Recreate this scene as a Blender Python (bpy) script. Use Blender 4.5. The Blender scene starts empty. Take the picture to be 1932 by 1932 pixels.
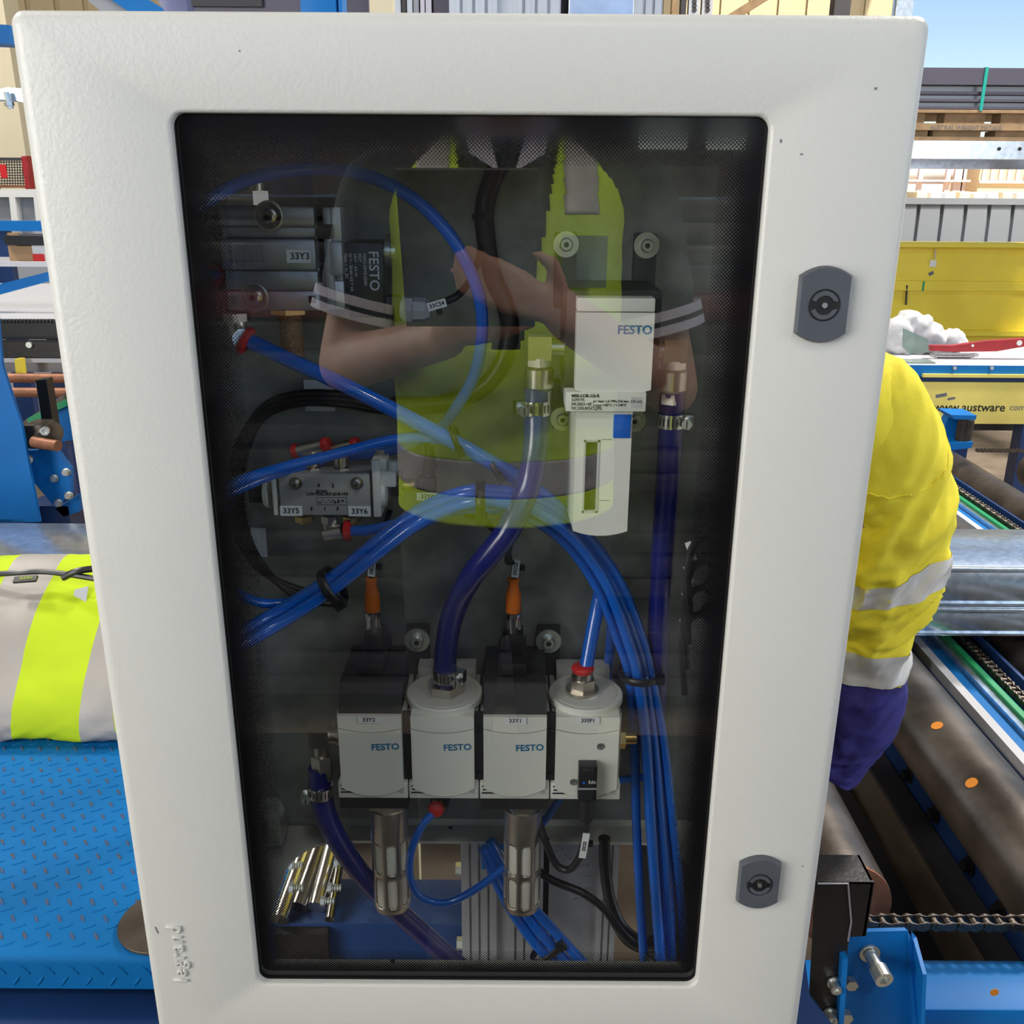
import bpy, bmesh, math, random
from mathutils import Vector, Matrix, Quaternion, noise as mnoise

# ------------------------------------------------------------------ camera, light, exposure
SC = bpy.context.scene
COL = SC.collection
F_PX, PITCH, ROLL = 1787.0, math.radians(18.8), math.radians(0.36)
ZC, D = 1.45, 0.568                       # camera height, distance to the cabinet door (door front is y = 0)
CAM = Vector((0, -D, ZC))
CROT = Matrix.Rotation(math.radians(90) - PITCH, 3, 'X') @ Matrix.Rotation(ROLL, 3, 'Z')
cd = bpy.data.cameras.new('camera')
cd.sensor_width = 36; cd.lens = 36 * F_PX / 1932; cd.clip_start = 0.01; cd.clip_end = 300
co = bpy.data.objects.new('camera', cd); COL.objects.link(co)
co.location = CAM; co.rotation_euler = CROT.to_euler()
SC.camera = co

wd = bpy.data.worlds.new('world'); SC.world = wd; wd.use_nodes = True
nt = wd.node_tree; nt.nodes.clear()
out = nt.nodes.new('ShaderNodeOutputWorld'); bg = nt.nodes.new('ShaderNodeBackground')
sky = nt.nodes.new('ShaderNodeTexSky'); sky.sky_type = 'NISHITA'
sky.sun_disc = False; sky.sun_elevation = math.radians(60); sky.sun_rotation = math.radians(160)
sky.air_density = 1.0; sky.dust_density = 0.4; sky.ozone_density = 2.0
bg.inputs['Strength'].default_value = 0.215
nt.links.new(sky.outputs[0], bg.inputs[0]); nt.links.new(bg.outputs[0], out.inputs[0])
sl = bpy.data.lights.new('sun', 'SUN'); sl.energy = 14.0; sl.angle = math.radians(0.6); sl.color = (1, .95, .86)
so = bpy.data.objects.new('sun', sl); COL.objects.link(so)
so.rotation_euler = (math.radians(30), 0, math.radians(20)); so.location = (4, -10, 14)

SC.view_settings.view_transform = 'Standard'; SC.view_settings.look = 'None'
SC.view_settings.gamma = 1; SC.view_settings.use_curve_mapping = False
SC.view_settings.exposure = -0.38
cy = SC.cycles
cy.use_denoising = True; cy.max_bounces = 6; cy.diffuse_bounces = 3; cy.glossy_bounces = 3
cy.use_adaptive_sampling = True; cy.adaptive_threshold = .05; cy.use_light_tree = False
cy.transmission_bounces = 4; cy.transparent_max_bounces = 8
cy.caustics_reflective = False; cy.caustics_refractive = False
cy.sample_clamp_indirect = 8

# ------------------------------------------------------------------ helpers
def ray(px, py):
    d = Vector(((px - 966) / F_PX, -(py - 966) / F_PX, -1))
    return CROT @ d
def W(px, py, Y):
    """world point on the plane y = Y seen at a photo pixel"""
    d = ray(px, py); t = (Y + D) / d.y
    return CAM + d * t
def WZ(px, py, z):
    d = ray(px, py); t = (z - ZC) / d.z
    return CAM + d * t
def V(*a): return Vector(a)

M = {}
def mat(name, col, rough=.5, metal=0., var=0., vscale=20., bump=0., bscale=60., spec=.5, coat=0., trans=0., col2=None, aniso=None):
    m = bpy.data.materials.new(name); m.use_nodes = True
    nt = m.node_tree; b = nt.nodes['Principled BSDF']
    b.inputs['Base Color'].default_value = (*col, 1); b.inputs['Roughness'].default_value = rough
    b.inputs['Metallic'].default_value = metal; b.inputs['Specular IOR Level'].default_value = spec
    b.inputs['Coat Weight'].default_value = coat; b.inputs['Coat Roughness'].default_value = .05
    if trans: b.inputs['Transmission Weight'].default_value = trans
    if var or bump or col2:
        tc = nt.nodes.new('ShaderNodeTexCoord'); src = tc.outputs['Object']
        if aniso:
            mp = nt.nodes.new('ShaderNodeMapping'); mp.inputs['Scale'].default_value = aniso
            nt.links.new(src, mp.inputs[0]); src = mp.outputs[0]
    if var or col2:
        n = nt.nodes.new('ShaderNodeTexNoise'); n.inputs['Scale'].default_value = vscale; n.inputs['Detail'].default_value = 5
        nt.links.new(src, n.inputs['Vector'])
        r = nt.nodes.new('ShaderNodeValToRGB')
        c2 = col2 if col2 else tuple(min(1, c * (1 + var)) for c in col)
        c1 = col if col2 else tuple(c * (1 - var) for c in col)
        r.color_ramp.elements[0].color = (*c1, 1); r.color_ramp.elements[1].color = (*c2, 1)
        r.color_ramp.elements[0].position = .35; r.color_ramp.elements[1].position = .65
        nt.links.new(n.outputs[0], r.inputs[0]); nt.links.new(r.outputs[0], b.inputs['Base Color'])
    if bump:
        n2 = nt.nodes.new('ShaderNodeTexNoise'); n2.inputs['Scale'].default_value = bscale; n2.inputs['Detail'].default_value = 3
        nt.links.new(src, n2.inputs['Vector'])
        bp = nt.nodes.new('ShaderNodeBump'); bp.inputs['Strength'].default_value = bump; bp.inputs['Distance'].default_value = .002
        nt.links.new(n2.outputs[0], bp.inputs['Height']); nt.links.new(bp.outputs[0], b.inputs['Normal'])
    M[name] = m
    return m

mat('door_paint', (.575, .575, .55), .38, bump=.17, bscale=420, var=.015, vscale=6)
mat('body_paint', (.62, .63, .58), .5, bump=.1, bscale=200)
mat('galv_plate', (.30, .315, .31), .42, .55, var=.22, vscale=28, bump=.05, bscale=90)
mat('galv', (.58, .66, .75), .22, .85, var=.14, vscale=60, bump=.05, bscale=150)  # blue of the reflected sky is tinted into the base colour
mat('chrome', (.72, .70, .66), .18, 1.)
mat('nickel', (.62, .57, .50), .28, 1., bump=.05, bscale=400)
mat('steel', (.60, .60, .60), .3, 1., var=.1, vscale=120)
mat('zinc', (.68, .70, .66), .33, .9)
mat('brass', (.72, .50, .20), .28, 1.)
mat('bronze', (.42, .26, .13), .6, .7, var=.5, vscale=900, bump=.5, bscale=1500)
mat('cast_alu', (.40, .41, .43), .45, .8, var=.12, vscale=60, bump=.08, bscale=400)
mat('alu_bright', (.62, .63, .66), .4, .75, bump=.1, bscale=500)
mat('alu_profile', (.62, .63, .66), .42, .7, var=.05, vscale=15, aniso=(30, 30, 1))
mat('alu_panel', (.60, .64, .72), .25, .8, var=.12, vscale=35)
mat('unit_grey', (.77, .77, .70), .45, bump=.03, bscale=700)
mat('unit_grey_dark', (.52, .53, .50), .5)
mat('valve_grey', (.42, .42, .41), .42, .2)
mat('black', (.012, .012, .013), .38)
mat('black_matt', (.02, .02, .02), .6, bump=.1, bscale=300)
mat('black_paint', (.014, .013, .012), .35, bump=.2, bscale=150)
mat('rubber', (.008, .008, .009), .5)
mat('print_black', (.01, .01, .01), .6)
mat('print_white', (.75, .75, .78), .6)
mat('festo_blue', (.02, .18, .36), .5)
mat('label_white', (.80, .82, .84), .45)
mat('white', (.80, .80, .78), .5)
mat('red', (.62, .02, .02), .35)
mat('red_paint', (.36, .02, .025), .4, var=.1, vscale=20)
mat('orange', (.85, .19, .015), .42)
mat('hose_blue', (.006, .135, .66), .16, spec=.6, coat=.4, var=.12, vscale=6)
mat('hose_navy', (.012, .018, .17), .22, spec=.6, coat=.3, var=.2, vscale=14)
mat('cable_black', (.014, .013, .013), .35)
mat('gland_grey', (.42, .43, .44), .45)
mat('sinter_white', (.85, .83, .74), .7)
mat('silencer', (.50, .46, .40), .33, .95, var=.1, vscale=60, bump=.05, bscale=200)
mat('lock_grey', (.075, .083, .10), .45, var=.1, vscale=40)
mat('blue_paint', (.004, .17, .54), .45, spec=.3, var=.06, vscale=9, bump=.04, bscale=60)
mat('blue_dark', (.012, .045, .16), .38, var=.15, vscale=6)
mat('yellow_paint', (.92, .74, .06), .42, var=.06, vscale=3)
mat('yellow_faded', (.86, .72, .18), .5, var=.1, vscale=5)
mat('skin', (.52, .27, .18), .5, var=.1, vscale=25)
mat('navy_cloth', (.035, .03, .20), .85, var=.25, vscale=25, bump=.8, bscale=45)
mat('yellow_cloth', (.97, .80, .05), .85, var=.05, vscale=25, bump=.7, bscale=40)
mat('hivis', (.60, .86, .02), .8, var=.05, vscale=14, bump=.3, bscale=35)
mat('reflective', (.44, .42, .40), .45, .15, var=.06, vscale=10, bump=.15, bscale=30)
mat('reflective_light', (.62, .60, .58), .5, .1, var=.05, vscale=10, bump=.2, bscale=30)
mat('dark_cloth', (.02, .022, .028), .85, bump=.4, bscale=60)
mat('shirt_dark', (.035, .045, .055), .85, bump=.3, bscale=60)
mat('collar_white', (.62, .60, .72), .8)
mat('roller', (.105, .088, .075), .40, .7, var=.45, vscale=10, bump=.12, bscale=120)
mat('rust_brown', (.30, .13, .07), .55, .4, var=.2, vscale=30)
mat('rust_spot', (.70, .24, .02), .7)
mat('chain_steel', (.12, .10, .085), .4, .8, var=.25, vscale=150)
mat('concrete', (.19, .145, .105), .85, col2=(.27, .215, .165), vscale=9, bump=.25, bscale=60)
mat('green', (.02, .34, .13), .4)
mat('timber', (.34, .22, .12), .8, var=.2, vscale=14)
mat('cardboard', (.42, .26, .14), .8)
mat('sheet_dark', (.10, .09, .12), .45, .3)
mat('sheet_grey', (.35, .35, .38), .4, .4)
mat('grey_light', (.55, .56, .60), .5)
mat('clad_white', (.37, .39, .43), .5)
mat('clad_tan', (.50, .40, .24), .6, var=.06, vscale=2)
mat('clad_cream', (.70, .62, .45), .6)
mat('roof_dark', (.20, .165, .12), .7)
mat('dark_grey', (.05, .045, .05), .6)
mat('rag', (.60, .60, .62), .9, bump=.4, bscale=40)
mat('acrylic', (.42, .55, .48), .15, spec=.5, trans=.55)
mat('film', (.085, .08, .082), .25, .5, var=.5, vscale=18, bump=.5, bscale=25, aniso=(.3, 1, 3))
mat('film_red', (.16, .03, .04), .35, var=.4, vscale=18)
mat('bright_wall', (.80, .62, .36), .6)
mat('bright_pink', (.80, .62, .56), .6)
mat('chrome_dark', (.30, .29, .28), .2, 1., bump=.1, bscale=60)
mat('smudge', (.16, .16, .18), .6)

class MB:
    def __init__(s): s.v = []; s.f = []; s.X = None
    def add(s, vs, fs):
        o = len(s.v)
        s.v += [(s.X @ Vector(v)) if s.X else Vector(v) for v in vs]
        s.f += [tuple(i + o for i in f) for f in fs]
        return s
    def box(s, x0, x1, y0, y1, z0, z1, b=0.):
        if x0 > x1: x0, x1 = x1, x0
        if y0 > y1: y0, y1 = y1, y0
        if z0 > z1: z0, z1 = z1, z0
        if not b:
            vs = [(x, y, z) for x in (x0, x1) for y in (y0, y1) for z in (z0, z1)]
            return s.add(vs, [(0, 1, 3, 2), (4, 6, 7, 5), (0, 4, 5, 1), (2, 3, 7, 6), (0, 2, 6, 4), (1, 5, 7, 3)])
        bm = bmesh.new(); bmesh.ops.create_cube(bm, size=1)
        for v in bm.verts:
            v.co = Vector(((x0 + x1) / 2 + v.co.x * (x1 - x0), (y0 + y1) / 2 + v.co.y * (y1 - y0), (z0 + z1) / 2 + v.co.z * (z1 - z0)))
        bmesh.ops.bevel(bm, geom=bm.edges[:], offset=b, segments=2, profile=.5, affect='EDGES')
        bm.verts.index_update()
        s.add([v.co.copy() for v in bm.verts], [[v.index for v in f.verts] for f in bm.faces]); bm.free()
        return s
    def obox(s, c, ax, ay, az, sx, sy, sz):
        """box with its own axes"""
        ax, ay, az = [Vector(a).normalized() for a in (ax, ay, az)]; c = Vector(c)
        vs = [c + ax * (i * sx / 2) + ay * (j * sy / 2) + az * (k * sz / 2) for i in (-1, 1) for j in (-1, 1) for k in (-1, 1)]
        return s.add(vs, [(0, 1, 3, 2), (4, 6, 7, 5), (0, 4, 5, 1), (2, 3, 7, 6), (0, 2, 6, 4), (1, 5, 7, 3)])
    @staticmethod
    def frame(d, up=None):
        d = Vector(d).normalized()
        u = Vector(up) if up else (Vector((0, 0, 1)) if abs(d.z) < .9 else Vector((1, 0, 0)))
        a = d.cross(u)
        if a.length < 1e-6: a = d.cross(Vector((0, 1, 0)))
        a.normalize(); return a, d.cross(a).normalized()
    def cyl(s, p0, p1, r0, r1=None, n=16, rot=0., up=None):
        p0 = Vector(p0); p1 = Vector(p1); r1 = r0 if r1 is None else r1
        a, b = s.frame(p1 - p0, up); vs = []
        for p, r in ((p0, r0), (p1, r1)):
            vs += [p + a * (r * math.cos(rot + 2 * math.pi * i / n)) + b * (r * math.sin(rot + 2 * math.pi * i / n)) for i in range(n)]
        fs = [(i, (i + 1) % n, n + (i + 1) % n, n + i) for i in range(n)] + [tuple(range(n))[::-1], tuple(range(n, 2 * n))]
        return s.add(vs, fs)
    def hexa(s, p0, p1, r, rot=0.): return s.cyl(p0, p1, r, n=6, rot=rot)
    def lathe(s, p0, axis, prof, n=20):
        """prof: list of (t along axis, radius)"""
        p0 = Vector(p0); ax = Vector(axis).normalized(); a, b = s.frame(ax); vs = []; k = len(prof)
        for t, r in prof:
            vs += [p0 + ax * t + a * (r * math.cos(2 * math.pi * i / n)) + b * (r * math.sin(2 * math.pi * i / n)) for i in range(n)]
        fs = [(j * n + i, j * n + (i + 1) % n, (j + 1) * n + (i + 1) % n, (j + 1) * n + i) for j in range(k - 1) for i in range(n)]
        fs += [tuple(range(n))[::-1], tuple(range((k - 1) * n, k * n))]
        return s.add(vs, fs)
    def torus(s, c, axis, R, r, n=20, m=8):
        c = Vector(c); a, b = s.frame(axis); ax = Vector(axis).normalized(); vs = []
        for i in range(n):
            t = 2 * math.pi * i / n; d = a * math.cos(t) + b * math.sin(t)
            vs += [c + d * (R + r * math.cos(2 * math.pi * j / m)) + ax * (r * math.sin(2 * math.pi * j / m)) for j in range(m)]
        fs = [(i * m + j, ((i + 1) % n) * m + j, ((i + 1) % n) * m + (j + 1) % m, i * m + (j + 1) % m) for i in range(n) for j in range(m)]
        return s.add(vs, fs)
    def sphere(s, c, r, n=14, m=9):
        r = r if isinstance(r, (tuple, Vector)) else (r, r, r); c = Vector(c)
        vs = [c + Vector((0, 0, r[2]))]
        for j in range(1, m):
            t = math.pi * j / m
            vs += [c + Vector((r[0] * math.sin(t) * math.cos(2 * math.pi * i / n), r[1] * math.sin(t) * math.sin(2 * math.pi * i / n), r[2] * math.cos(t))) for i in range(n)]
        vs.append(c - Vector((0, 0, r[2]))); L = len(vs) - 1
        fs = [(0, 1 + i, 1 + (i + 1) % n) for i in range(n)]
        for j in range(m - 2):
            fs += [(1 + j * n + i, 1 + (j + 1) * n + i, 1 + (j + 1) * n + (i + 1) % n, 1 + j * n + (i + 1) % n) for i in range(n)]
        fs += [(L, 1 + (m - 2) * n + (i + 1) % n, 1 + (m - 2) * n + i) for i in range(n)]
        return s.add(vs, fs)
    def tube(s, pts, r, n=10, closed=False):
        pts = [Vector(p) for p in pts]; k = len(pts); rs = r if isinstance(r, list) else [r] * k
        vs = []; pa = None
        for i, p in enumerate(pts):
            if closed: t = pts[(i + 1) % k] - pts[i - 1]
            else: t = pts[min(i + 1, k - 1)] - pts[max(i - 1, 0)]
            t.normalize()
            if pa is None: pa, _ = s.frame(t)
            pa = (pa - t * pa.dot(t)).normalized(); pb = t.cross(pa)
            vs += [p + pa * (rs[i] * math.cos(2 * math.pi * j / n)) + pb * (rs[i] * math.sin(2 * math.pi * j / n)) for j in range(n)]
        kk = k if closed else k - 1
        fs = [(i * n + j, i * n + (j + 1) % n, ((i + 1) % k) * n + (j + 1) % n, ((i + 1) % k) * n + j) for i in range(kk) for j in range(n)]
        if not closed: fs += [tuple(range(n))[::-1], tuple(range((k - 1) * n, k * n))]
        return s.add(vs, fs)
    def prism(s, poly, d):
        """3D planar polygon swept by the vector d"""
        k = len(poly); d = Vector(d); poly = [Vector(p) for p in poly]
        vs = poly + [p + d for p in poly]
        return s.add(vs, [tuple(range(k)), tuple(range(k, 2 * k))[::-1]] + [(i, k + i, k + (i + 1) % k, (i + 1) % k) for i in range(k)])
    def loft(s, rings, n=24, cap=True, arc=None):
        """rings: (center, rx, ry[, exponent]) horizontal superellipses"""
        vs = []; k = len(rings)
        for c, rx, ry in rings:
            vs += [Vector(c) + Vector((rx * math.cos(2 * math.pi * i / n), ry * math.sin(2 * math.pi * i / n), 0)) for i in range(n)]
        fs = [(j * n + i, j * n + (i + 1) % n, (j + 1) * n + (i + 1) % n, (j + 1) * n + i) for j in range(k - 1) for i in range(n)]
        if cap: fs += [tuple(range(n))[::-1], tuple(range((k - 1) * n, k * n))]
        return s.add(vs, fs)
    def mesh(s, name, m, origin, smooth=35):
        me = bpy.data.meshes.new(name)
        me.from_pydata([v - origin for v in s.v], [], s.f)
        bm = bmesh.new(); bm.from_mesh(me); bmesh.ops.recalc_face_normals(bm, faces=bm.faces[:]); bm.to_mesh(me); bm.free()
        if smooth:
            me.polygons.foreach_set('use_smooth', [True] * len(me.polygons))
            me.set_sharp_from_angle(angle=math.radians(smooth))
        me.materials.append(M[m] if isinstance(m, str) else m)
        return me
    def build(s, name, m, parent=None, smooth=35, label=None):
        """part (with parent) or a bare mesh object"""
        if parent is not None:
            org = wloc(parent)
        else:
            xs = [v.x for v in s.v]; ys = [v.y for v in s.v]; zs = [v.z for v in s.v]
            org = Vector(((min(xs) + max(xs)) / 2, (min(ys) + max(ys)) / 2, min(zs)))
        o = bpy.data.objects.new(name, s.mesh(name, m, org, smooth)); COL.objects.link(o)
        if parent is not None: o.parent = parent
        else: o.location = org
        if label: o['label'] = label
        return o

def wloc(o):
    p = Vector(o.location)
    while o.parent is not None: o = o.parent; p += Vector(o.location)
    return p
def tag(o, label, cat, group=None, kind=None):
    o['label'] = label; o['category'] = cat
    if group: o['group'] = group
    if kind: o['kind'] = kind
    return o
def thing(name, label, cat, loc, group=None):
    o = bpy.data.objects.new(name, None); COL.objects.link(o); o.location = loc; o.empty_display_size = .02
    return tag(o, label, cat, group)
def struct(o, label=None):
    o['kind'] = 'structure'
    if label: o['label'] = label
    return o
def text(s, size, m, parent, org, right, up, ext=.0002, name='lettering', align='CENTER', bold=0., bevel=0., space=1.):
    c = bpy.data.curves.new('t', 'FONT'); c.body = s; c.size = size; c.extrude = ext; c.align_x = align; c.align_y = 'CENTER'
    c.offset = bold; c.resolution_u = 3; c.bevel_depth = bevel; c.bevel_resolution = 2; c.space_character = space
    o = bpy.data.objects.new('t', c); COL.objects.link(o)
    dg = bpy.context.evaluated_depsgraph_get(); me = bpy.data.meshes.new_from_object(o.evaluated_get(dg))
    bpy.data.objects.remove(o); bpy.data.curves.remove(c)
    r = Vector(right).normalized(); u = Vector(up).normalized(); n = r.cross(u).normalized(); u = n.cross(r)
    R = Matrix((r, u, n)).transposed().to_4x4(); base = wloc(parent) if parent else Vector()
    me.transform(Matrix.Translation(Vector(org) - base) @ R)
    me.materials.clear(); me.materials.append(M[m])
    q = bpy.data.objects.new(name, me); COL.objects.link(q); q.parent = parent
    return q
def spline(pts, per=7):
    pts = [Vector(p) for p in pts]; out = []
    P = [2 * pts[0] - pts[1]] + pts + [2 * pts[-1] - pts[-2]]
    for i in range(1, len(P) - 2):
        a, b, c, d = P[i - 1:i + 3]
        for k in range(per):
            t = k / per
            out.append(.5 * ((2 * b) + (c - a) * t + (2 * a - 5 * b + 4 * c - d) * t * t + (3 * b - a - 3 * c + d) * t ** 3))
    out.append(pts[-1]); return out
def path(pp, per=7): return spline([W(*p) for p in pp], per)
def hose(pp, r, label, m='hose_blue', name='air_hose', cat='hose', group=None, n=12, per=7):
    o = MB().tube(path(pp, per), r, n).build(name, m, smooth=60)
    return tag(o, label, cat, group)
def px_poly(pts, Y, t, mb=None):
    """outline given in photo pixels, standing at depth Y, t metres thick"""
    mb = mb or MB()
    return mb.prism([W(p[0], p[1], Y) for p in pts], (0, t, 0))
def slab(px0, py0, px1, py1, Y, t, mb=None, b=0.):
    mb = mb or MB(); a = W(px0, (py0 + py1) / 2, Y); c = W(px1, (py0 + py1) / 2, Y)
    xm = (px0 + px1) / 2
    return mb.box(a.x, c.x, Y, Y + t, W(xm, py1, Y).z, W(xm, py0, Y).z, b)
def remesh(mb, name, m, parent, voxel=.006, smooth_it=4, wob=0., wscale=8.):
    me = bpy.data.meshes.new('r'); org = wloc(parent)
    me.from_pydata([v - org for v in mb.v], [], mb.f)
    o = bpy.data.objects.new('r', me); COL.objects.link(o)
    md = o.modifiers.new('r', 'REMESH'); md.mode = 'VOXEL'; md.voxel_size = voxel; md.use_smooth_shade = True
    if smooth_it:
        sm = o.modifiers.new('s', 'SMOOTH'); sm.iterations = smooth_it; sm.factor = .5
    dg = bpy.context.evaluated_depsgraph_get(); me2 = bpy.data.meshes.new_from_object(o.evaluated_get(dg)); me2.name = name
    bpy.data.objects.remove(o)
    if wob:
        for v, nn in zip(me2.vertices, [Vector(q.vector) for q in me2.vertex_normals]):
            c = v.co
            w = abs(mnoise.noise(Vector((c.x * wscale * 1.7 + c.z * wscale * 1.2, c.y * wscale, c.z * wscale * 1.1 - c.x * wscale)))) - .2
            w += .4 * (abs(mnoise.noise(Vector((c.x, c.y, c.z)) * wscale * 3.1)) - .2)
            v.co = c + nn * (w * wob)
    me2.polygons.foreach_set('use_smooth', [True] * len(me2.polygons))
    me2.materials.clear(); me2.materials.append(M[m])
    q = bpy.data.objects.new(name, me2); COL.objects.link(q); q.parent = parent
    return q
def caps(mb, p0, r0, p1, r1, n=14):
    mb.cyl(p0, p1, r0, r1, n); mb.sphere(p0, r0, n, 8); mb.sphere(p1, r1, n, 8); return mb
# ================================================================== the building
struct(MB().box(-14, 14, -8, 12, -.2, 0).build('floor', 'concrete'), 'brown concrete workshop floor')
# yard outside beyond the open end
struct(MB().box(-20, 60, 12.05, 70, -.25, -.05).build('ground', 'bright_wall'), 'sunlit pale yard outside the shed')
roof = MB()
roof.box(-14, 2.2, -8.2, 12, 6.4, 6.46); roof.box(2.2, 9, -8.2, 5.5, 6.4, 6.46)
struct(roof.build('roof', 'roof_dark'), 'brown shed roof')
for i in range(6):
    struct(MB().box(-14 + i * 4.4, -13.8 + i * 4.4, -8, 12, 6.1, 6.4).build('trim_%d' % (i + 1), 'dark_grey'), 'roof beam')
wb = MB()                                            # ribbed tan cladding at the far end, up to the open doorway
xr = W(1690, 10, 9.0).x
x = -14.
while x < xr - .1:
    x2 = min(x + .26, xr); wb.box(x, x2 - .05, 9.0, 9.06, 0, 6.4); wb.box(x2 - .05, x2, 9.03, 9.06, 0, 6.4); x += .26
struct(wb.build('wall_back', 'clad_tan'), 'tan ribbed cladding wall')
wl = MB()
for i in range(34):
    y0 = .4 + i * .34
    wl.box(-12.05, -12, y0, y0 + .28, 0, 6.4); wl.box(-12.03, -12.02, y0 + .28, y0 + .34, 0, 6.4)
struct(wl.build('wall_left', 'clad_cream'), 'cream ribbed cladding wall')
wf_ = MB().box(-14, 14, -8.1, -8, 0, 1.78).box(-14, 14, -8.1, -8, 2.05, 2.3).box(-14, 1.05, -8.1, -8, 1.78, 2.05).box(1.48, 1.62, -8.1, -8, 1.78, 2.05).box(2.0, 2.2, -8.1, -8, 1.78, 2.05).box(2.9, 14, -8.1, -8, 1.78, 2.05)
struct(wf_.build('wall_front', 'dark_grey'), 'low dark end wall behind the photographer with a row of slot windows')
# daylight area lamps added to brighten the cabinet interior, set in made-up frames
def fill_light(n, x, y0, y1, z0, z1, w, col, label):
    fr_ = MB()
    for k in range(5): yy = y0 + (y1 - y0) * k / 4; fr_.box(x - .05, x + .05, yy - .04, yy + .04, z0 - .06, z1 + .06)
    for k in range(3): zz = z0 + (z1 - z0) * k / 2; fr_.box(x - .05, x + .05, y0, y1, zz - .03, zz + .03)
    fr_.box(x - .06, x + .06, y0 - .1, y1 + .1, 0, z0 - .05)
    o = struct(fr_.build('window_%d' % n, 'grey_light'), label)  # made-up frame built round the added lamp
    l = bpy.data.lights.new('fill_light', 'AREA'); l.shape = 'RECTANGLE'; l.size = y1 - y0; l.size_y = z1 - z0; l.energy = w; l.color = col
    q = bpy.data.objects.new('fill_light_%d' % n, l); COL.objects.link(q); s = 1 if x < 0 else -1
    q.location = (x + .08 * s, (y0 + y1) / 2, (z0 + z1) / 2); q.rotation_euler = (math.radians(90), 0, math.radians(-90 * s))
fill_light(1, -3.3, -5.2, -1.0, .5, 3.2, 440, (1, .97, .90), 'invented window frame round an added fill lamp in front of the cabinet on the tread plate side')
fill_light(2, 4.8, -4.6, -.2, .5, 3.2, 130, (.88, .94, 1), 'invented window frame round an added fill lamp in front of the cabinet on the roller side')
def high_bay(x, y, w, n):
    t = thing('high_bay_lamp', 'round high bay lamp hanging from the roof %s' % n, 'lamp', V(x, y, 5.4), 'high bay lamps')
    MB().lathe(V(x, y, 5.4), (0, 0, 1), [(0, .36), (.02, .38), (.25, .14), (.5, .10), (.52, .02), (1.0, .02)], 24).build('housing', 'alu_profile', t)
    l = bpy.data.lights.new('lamp', 'AREA'); l.shape = 'DISK'; l.size = .68; l.energy = w * (.16 if y < 0 else .75); l.color = (1, .95, .86)
    o = bpy.data.objects.new('lamp_light', l); COL.objects.link(o); o.parent = t; o.location = (0, 0, -.012)
for x, y, w, n in ((-3.2, -3.2, 420, 'behind the photographer, over the cream wall side'), (.6, -3.4, 420, 'straight behind the photographer'), (4.4, -3.2, 420, 'behind the photographer, over the open side'), (-3.6, 1.6, 130, 'over the blue tread plate'), (3.2, 2.2, 300, 'over the rollers'), (-4.5, 3.6, 420, 'over the white partition'), (3.4, 3.9, 560, 'over the yellow beam')): high_bay(x, y, w, n)

# ================================================================== the cabinet
DX = -.0245                                          # door centre
CT, CBOT = ZC + .091, ZC - .645                      # door top and bottom
cab = thing('control_cabinet', 'pale grey steel control cabinet with a large glazed door', 'cabinet', (DX, .13, ZC - .63))
HW = .2505
def rrect(x0, x1, z0, z1, r, seg=6):
    pts = []
    for cx, cz, a0 in ((x1 - r, z1 - r, 0), (x0 + r, z1 - r, 90), (x0 + r, z0 + r, 180), (x1 - r, z0 + r, 270)):
        for i in range(seg + 1):
            a = math.radians(a0 + 90 * i / seg); pts.append((cx + r * math.cos(a), cz + r * math.sin(a)))
    return pts
gtl, gbr = W(321, 213, 0), W(1311, 1861, 0)
GX0, GX1 = (W(321, 213, 0).x + W(486, 1859, 0).x) / 2, (W(1460, 219, 0).x + W(1311, 1861, 0).x) / 2
GZ1, GZ0 = W(890, 215.5, 0).z, W(898, 1860, 0).z
seg = 6; OUT_R, IN_R = .008, .0075
vs, fs = [], []
loops = []
def addloop(pts, y):
    k = len(vs); vs.extend([(p[0], y, p[1]) for p in pts]); loops.append((k, len(pts)))
X0, X1 = DX - HW, DX + HW
def outer(ins): return rrect(X0 + ins, X1 - ins, CBOT + ins, CT - ins, max(.002, OUT_R - ins * .5), seg)
def inner(g): return rrect(GX0 - g, GX1 + g, GZ0 - g, GZ1 + g, IN_R + g, seg)
# from the back lip round the rolled edge, over the front, into the window recess
addloop(outer(.0), .024); addloop(outer(.0), .009)
for i in range(1, 6):
    a = math.radians(90 * i / 5); addloop(outer(.009 * (1 - math.cos(a))), .009 * (1 - math.sin(a)))
addloop(inner(.0022), 0.); addloop(inner(.0006), .0007); addloop(inner(0), .0022); addloop(inner(0), .006); addloop(inner(.018), .007); addloop(inner(.018), .010)
addloop(outer(.0025), .0235)
for (a, n), (b, _) in zip(loops[:-1], loops[1:]):
    for i in range(n): fs.append((a + i, a + (i + 1) % n, b + (i + 1) % n, b + i))
door = MB(); door.add(vs, fs)
door_o = door.build('door', 'door_paint', cab, smooth=50)
g = MB(); pts = rrect(GX0 - .001, GX1 + .001, GZ0 - .001, GZ1 + .001, .008, 6)
g.tube([(p[0], .0066, p[1]) for p in pts], .0016, 6, closed=True); g.build('gasket', 'rubber', door_o)

# glass with black dotted printed border
gm = bpy.data.materials.new('pane_glass'); gm.use_nodes = True; nt = gm.node_tree; nt.nodes.clear()
N = nt.nodes.new; L = nt.links.new
outn = N('ShaderNodeOutputMaterial'); tr = N('ShaderNodeBsdfTransparent'); tr.inputs[0].default_value = (.97, .98, .98, 1)
gl = N('ShaderNodeBsdfGlossy'); gl.inputs['Roughness'].default_value = 0.; gl.inputs[0].default_value = (1, 1, 1, 1)
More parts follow.
